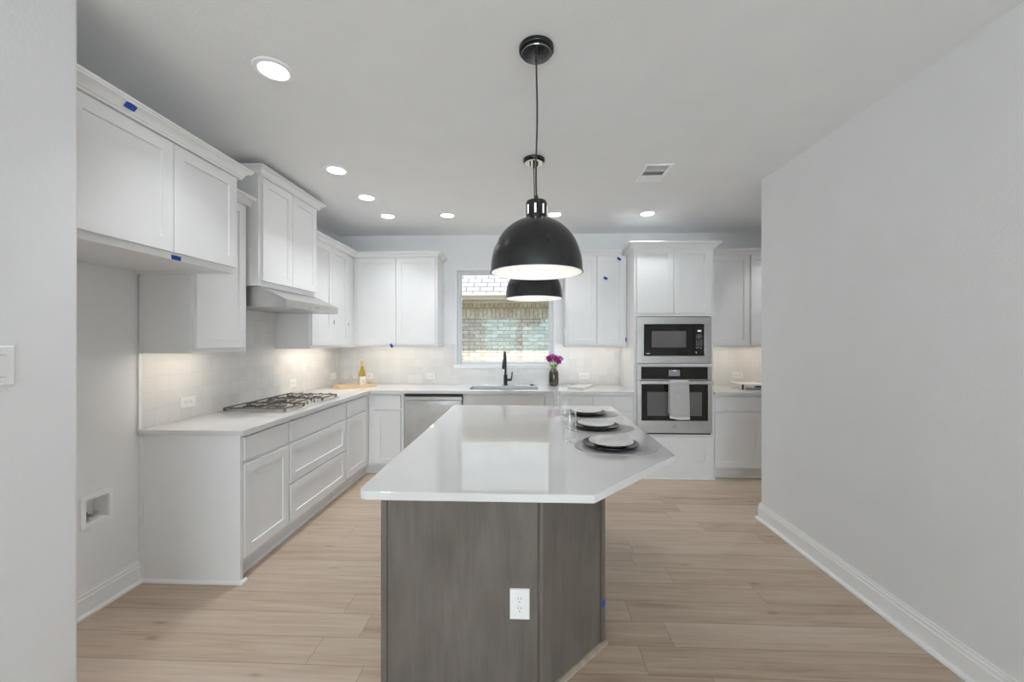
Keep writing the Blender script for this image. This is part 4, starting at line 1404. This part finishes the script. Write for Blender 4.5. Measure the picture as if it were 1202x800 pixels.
for q, (hx, hy, hz, r) in enumerate(heads):
    b_ = MB()
    c = Vector((vx + hx, vy + hy, hz))
    for i in range(46):
        zf = 1 - 2 * (i + 0.5) / 46
        ph = i * 2.39996
        d = Vector((math.sqrt(1 - zf * zf) * math.cos(ph), math.sqrt(1 - zf * zf) * math.sin(ph), zf))
        if d.z < -0.6:
            continue
        s = d.cross(Vector((0, 0, 1)))
        s = s.normalized() if s.length > 0.01 else Vector((1, 0, 0))
        u = s.cross(d)
        L = r * (0.85 + 0.3 * rnd.random())
        w = r * 0.30
        base = c + d * (r * 0.25)
        tip = c + d * L + u * (r * 0.15)
        mid = c + d * (L * 0.7) + u * (-r * 0.06)
        vs = [base, mid + s * w, tip + s * w * 0.45, tip - s * w * 0.45, mid - s * w, mid + d * 0.002 + u * 0.004]
        b_.add(vs, [(0, 1, 5), (1, 2, 5), (2, 3, 5), (3, 4, 5), (4, 0, 5)], True)
    b_.build('blossom', 'petal' if q % 2 == 0 else 'petal2', fl, smooth_angle=60)
lf = MB()
for i in range(12):
    a = i * 2.4
    r0, r1 = 0.02, 0.045 + 0.02 * rnd.random()
    z0, z1 = 1.115 + 0.01 * rnd.random(), 1.150 + 0.03 * rnd.random()
    d = Vector((math.cos(a), math.sin(a), 0)); s = Vector((-math.sin(a), math.cos(a), 0))
    p0 = Vector((vx, vy, z0)) + d * r0; p2 = Vector((vx, vy, z1)) + d * r1; p1_ = (p0 + p2) / 2 + Vector((0, 0, 0.012))
    lf.add([p0, p1_ + s * 0.011, p2, p1_ - s * 0.011, p1_ + Vector((0, 0, 0.003))], [(0, 1, 4), (1, 2, 4), (2, 3, 4), (3, 0, 4)], True)
lf.build('leaves', 'leaf', fl)

# ------------------------------------------------------------------ wooden tray, wine bottle, wine glasses
A, B_, C_ = Vector((-2.190, 4.385)), Vector((-2.034, 4.243)), Vector((-1.745, 4.540))
eu = (C_ - B_).normalized()
ev = Vector((-eu.y, eu.x))
LU, LV = (C_ - B_).length, 0.212


def tp(a, b):
    q = B_ + eu * a + ev * b
    return (q.x, q.y)


tr = thing('serving_tray', 'pale wooden serving tray in the corner of the counter', 'tray', (tp(LU / 2, LV / 2)[0], tp(LU / 2, LV / 2)[1], 0.914))
MB().prism([tp(0.012, 0.012), tp(LU - 0.012, 0.012), tp(LU - 0.012, LV - 0.012), tp(0.012, LV - 0.012)], 0.9145, 0.924, 'z').build('tray_floor', 'pine', tr)
for q in ([(0, 0), (LU, 0), (LU, 0.0115), (0, 0.0115)], [(0, LV - 0.0115), (LU, LV - 0.0115), (LU, LV), (0, LV)]):
    MB().prism([tp(*p) for p in q], 0.9145, 0.952, 'z').build('side', 'pine', tr)
for q in ([(0, 0.0117), (0.0115, 0.0117), (0.0115, LV - 0.0117), (0, LV - 0.0117)], [(LU - 0.0115, 0.0117), (LU, 0.0117), (LU, LV - 0.0117), (LU - 0.0115, LV - 0.0117)]):
    MB().prism([tp(*p) for p in q], 0.9145, 0.952, 'z').build('side', 'pine', tr)
bx, by = -1.903, 4.520
wbt = thing('wine_bottle', 'white wine bottle with pale label standing on the wooden tray', 'bottle', (bx, by, 0.9243))
zb = 0.9245
MB().lathe([(0.0, zb), (0.034, zb), (0.0375, zb + 0.005), (0.0375, zb + 0.125), (0.0365, zb + 0.140), (0.030, zb + 0.165), (0.021, zb + 0.190), (0.0155, zb + 0.210), (0.0140, zb + 0.232), (0.0140, zb + 0.288), (0.0, zb + 0.288)], (bx, by, 0), 36).build('glass_body', 'wine', wbt)
MB().lathe([(0.0143, zb + 0.225), (0.0150, zb + 0.226), (0.0150, zb + 0.290), (0.0135, zb + 0.292), (0.0, zb + 0.292), (0.0, zb + 0.2885), (0.0143, zb + 0.2885)], (bx, by, 0), 28, closed=True).build('foil', 'foil', wbt)
lb = MB()
vs, fs = [], []
a_mid = math.atan2(-by, -bx) + 0.30
for i in range(19):
    a = a_mid - 1.25 + 2.5 * i / 18
    for rr in (0.0377, 0.0382):
        for z in (zb + 0.010, zb + 0.112):
            vs.append((bx + rr * math.cos(a), by + rr * math.sin(a), z))
for i in range(18):
    q = i * 4
    fs += [(q + 2, q + 3, q + 7, q + 6), (q, q + 4, q + 5, q + 1), (q + 1, q + 5, q + 7, q + 3), (q, q + 2, q + 6, q + 4)]
fs += [(0, 1, 3, 2), (72, 74, 75, 73)]
lbo = lb.add(vs, fs, True).build('label', 'paper', wbt)
ink = MB()
for da, z, w, hh_ in ((0.05, 0.066, 0.004, 0.018), (-0.12, 0.060, 0.010, 0.004), (0.18, 0.058, 0.010, 0.004), (0.05, 0.046, 0.016, 0.003), (-0.05, 0.072, 0.006, 0.003), (0.15, 0.074, 0.006, 0.003)):
    a = a_mid + da
    d = Vector((math.cos(a), math.sin(a), 0)); s = Vector((-math.sin(a), math.cos(a), 0))
    ink.obox(Vector((bx, by, zb + z)) + d * 0.0383, s, d, (0, 0, 1), w / 2, 0.0004, hh_ / 2)
ink.build('label_print', 'ink', lbo)


def wine_glass(label, x, y):
    z = 0.9243
    pr = [(0.0, z), (0.033, z), (0.033, z + 0.0015), (0.010, z + 0.005), (0.0038, z + 0.012), (0.0034, z + 0.075), (0.006, z + 0.085), (0.026, z + 0.100), (0.039, z + 0.125), (0.041, z + 0.150), (0.036, z + 0.190), (0.0330, z + 0.203),
          (0.0322, z + 0.203), (0.0350, z + 0.190), (0.0400, z + 0.150), (0.0380, z + 0.126), (0.025, z + 0.102), (0.0, z + 0.090)]
    o = MB().lathe(pr, (x, y, 0), 40).build('wine_glass', 'glass', loc=(x, y, z), smooth_angle=70)
    return tag(o, label, 'wine glass', 'wine glasses on the tray')


wine_glass('clear stemmed wine glass at the left end of the wooden tray', -2.062, 4.448)
wine_glass('clear stemmed wine glass on the tray right beside the bottle', -1.981, 4.5125)

# ------------------------------------------------------------------ cloth and book on the counters
fa, fb_, fcx, fd = Vector((0.440, 4.440)), Vector((0.610, 4.335)), Vector((0.810, 4.765)), Vector((0.640, 4.840))
cl = thing('folded_cloth', 'folded white dish cloth lying on the counter left of the ovens', 'cloth', (0.62, 4.59, 0.914))
for lay in range(3):
    sgrid, fgrid = [], []
    nx_, ny_ = 10, 14
    for side in (0, 1):
        for j in range(ny_ + 1):
            for i in range(nx_ + 1):
                u, v = i / nx_, j / ny_
                u = 0.02 * lay + u * (1 - 0.05 * lay)
                v = 0.015 * lay + v * (1 - 0.05 * lay)
                p = (fa * (1 - u) + fb_ * u) * (1 - v) + (fd * (1 - u) + fcx * u) * v
                edge = min(min(u, 1 - u) * 8, min(v, 1 - v) * 8, 1.0)
                z = 0.9147 + lay * 0.0052 + side * (0.002 + 0.0028 * math.sqrt(max(edge, 0))) + 0.006 * v * lay / 2
                sgrid.append((p.x, p.y, z))
    n_ = (nx_ + 1) * (ny_ + 1)
    for side in (0, 1):
        for j in range(ny_):
            for i in range(nx_):
                a = side * n_ + j * (nx_ + 1) + i
                fgrid.append((a, a + 1, a + nx_ + 2, a + nx_ + 1))
    rim = [i for i in range(nx_ + 1)] + [j * (nx_ + 1) + nx_ for j in range(1, ny_ + 1)] + [ny_ * (nx_ + 1) + i for i in range(nx_ - 1, -1, -1)] + [j * (nx_ + 1) for j in range(ny_ - 1, 0, -1)]
    for q in range(len(rim)):
        a, b = rim[q], rim[(q + 1) % len(rim)]
        fgrid.append((a, b, b + n_, a + n_))
    MB().add(sgrid, fgrid, True).build('fold', 'tow_white', cl, smooth_angle=70)
sm = MB()
for i in range(5):
    u0 = 0.06 + i * 0.18
    q0 = fa * (1 - u0) + fb_ * u0
    q1 = fa * (1 - u0 - 0.12) + fb_ * (u0 + 0.12)
    d = (q1 - q0)
    c2 = (q0 + q1) / 2 + Vector((0.012, 0.030))
    sm.obox((c2.x, c2.y, 0.9302 + 0.0004 * i), (d.normalized().x, d.normalized().y, 0), (-d.normalized().y, d.normalized().x, 0), (0, 0, 1), d.length / 2, 0.010, 0.0004)
sm.build('stripe', 'tow_grey', cl)

bk = thing('cookbook', 'thick pale book lying on the counter beside the right wall end', 'book', (2.45, 4.52, 0.914))
bx0, bx1, by0, by1 = 2.312, 2.60, 4.390, 4.640
MB().box(bx0, bx1, by0, by1, 0.9145, 0.9175).build('back_cover', 'book', bk)
MB().box(bx0 + 0.004, bx1 - 0.004, by0 + 0.003, by1 - 0.004, 0.9176, 0.9715).build('pages', 'paper', bk)
MB().box(bx0, bx1, by0, by1, 0.9716, 0.9750).build('front_cover', 'book', bk)
sp = MB().box(bx0, bx1, by0 - 0.0035, by0 - 0.0002, 0.9145, 0.9750).build('spine', 'book', bk)
MB().box(bx0 + 0.001, bx0 + 0.022, by0 - 0.0042, by0 - 0.0034, 0.917, 0.974).build('spine_band', 'black', sp)
pm = MB()
rnd = random.Random(11)
for i in range(14):
    x = bx0 + 0.034 + i * 0.0125
    h_ = 0.010 + 0.018 * rnd.random()
    pm.box(x, x + 0.011, by0 - 0.0040, by0 - 0.0034, 0.922, 0.922 + h_)
pm.build('spine_print', 'ink', sp)
dk = MB()
dk.box(bx0 + 0.05, bx0 + 0.20, by0 - 0.0044, by0 - 0.0036, 0.917, 0.922)
dk.prism([(bx0 + 0.125, 0.952), (bx0 + 0.16, 0.938), (bx0 + 0.21, 0.938), (bx0 + 0.21, 0.958), (bx0 + 0.165, 0.960)], by0 - 0.0044, by0 - 0.0036, 'y')
dk.build('spine_print', 'black', sp)


# ------------------------------------------------------------------ blue tape markers left by the painters
def tape(label, c, u, v, n, w, h, fold=0.0):
    c, u, v, n = Vector(c), Vector(u).normalized(), Vector(v).normalized(), Vector(n).normalized()
    vs, fs = [], []
    nn = 8
    for j, t in enumerate((0.0004, 0.0010)):
        for i in range(nn + 1):
            q = i / nn
            lift = 0.0015 * math.sin(PI * q) * math.sin(PI * q) + fold * max(0, q - 0.75) * 4
            jag = 0.0009 * ((i * 7) % 3 - 1)
            for s in (-1, 1):
                vs.append(c + u * ((q - 0.5) * w + (jag if s > 0 else 0)) + v * (s * h / 2) + n * (t + lift))
    m_ = (nn + 1) * 2
    for i in range(nn):
        a = i * 2
        fs += [(a, a + 1, a + 3, a + 2), (m_ + a, m_ + a + 2, m_ + a + 3, m_ + a + 1), (a, a + 2, m_ + a + 2, m_ + a), (a + 1, m_ + a + 1, m_ + a + 3, a + 3)]
    fs += [(0, m_, m_ + 1, 1), (nn * 2, nn * 2 + 1, m_ + nn * 2 + 1, m_ + nn * 2)]
    o = MB().add(vs, fs).build('painter_tape', 'tape', loc=c)
    return tag(o, label, 'tape', 'blue painter tape markers')


tape('blue tape on the crown molding above the refrigerator space', (-1.669, 1.612, 2.434), (0, 1, 0), (0.6, 0, 0.8), (0.8, 0, -0.6), 0.046, 0.026)
tape('blue tape under the door gap of the cabinet above the refrigerator space', (BF, 1.885, 1.853), (0, 1, 0), (0, 0, 1), (1, 0, 0), 0.052, 0.022)
tape('tiny blue tape on the right door of the cabinet just past the hood', (-1.980, 4.003, 1.636), (0, 0, 1), (0, 1, 0), (1, 0, 0), 0.040, 0.014)
tape('small slanted blue tape on the left corner cabinet, nearest the inside corner', (-1.985 + 0.0, 4.333, 1.624), (0, 0.25, 1), (0, 1, -0.25), (1, 0, 0), 0.040, 0.026)
tape('small blue tape at the bottom edge of the back cabinet left of the window', (-1.556, UB - 0.0205, 1.388), (0.5, 0, -1), (1, 0, 0.5), (0, -1, 0), 0.046, 0.028)
tape('higher of two blue tapes on the cabinet door left of the oven tower', (1.027, 4.505, 2.362), (1, 0, -0.7), (0.7, 0, 1), (0, -1, 0), 0.046, 0.028)
tape('lower of two blue tapes on the cabinet door left of the oven tower', (0.878, 4.505, 2.147), (1, 0, -0.5), (0.5, 0, 1), (0, -1, 0), 0.042, 0.026)
tape('blue tape at the lower right of the cabinet beside the oven tower', (1.107, UB, 1.458), (0, 0, 1), (1, 0, 0), (0, -1, 0), 0.048, 0.018)
tape('blue tape low on the slanted end of the wooden island', tuple(Vector((0.366, 1.930, 0.196)) - d45 * 0.012 + n45 * 0.0092), d45, (0, 0, 1), n45, 0.024, 0.030)
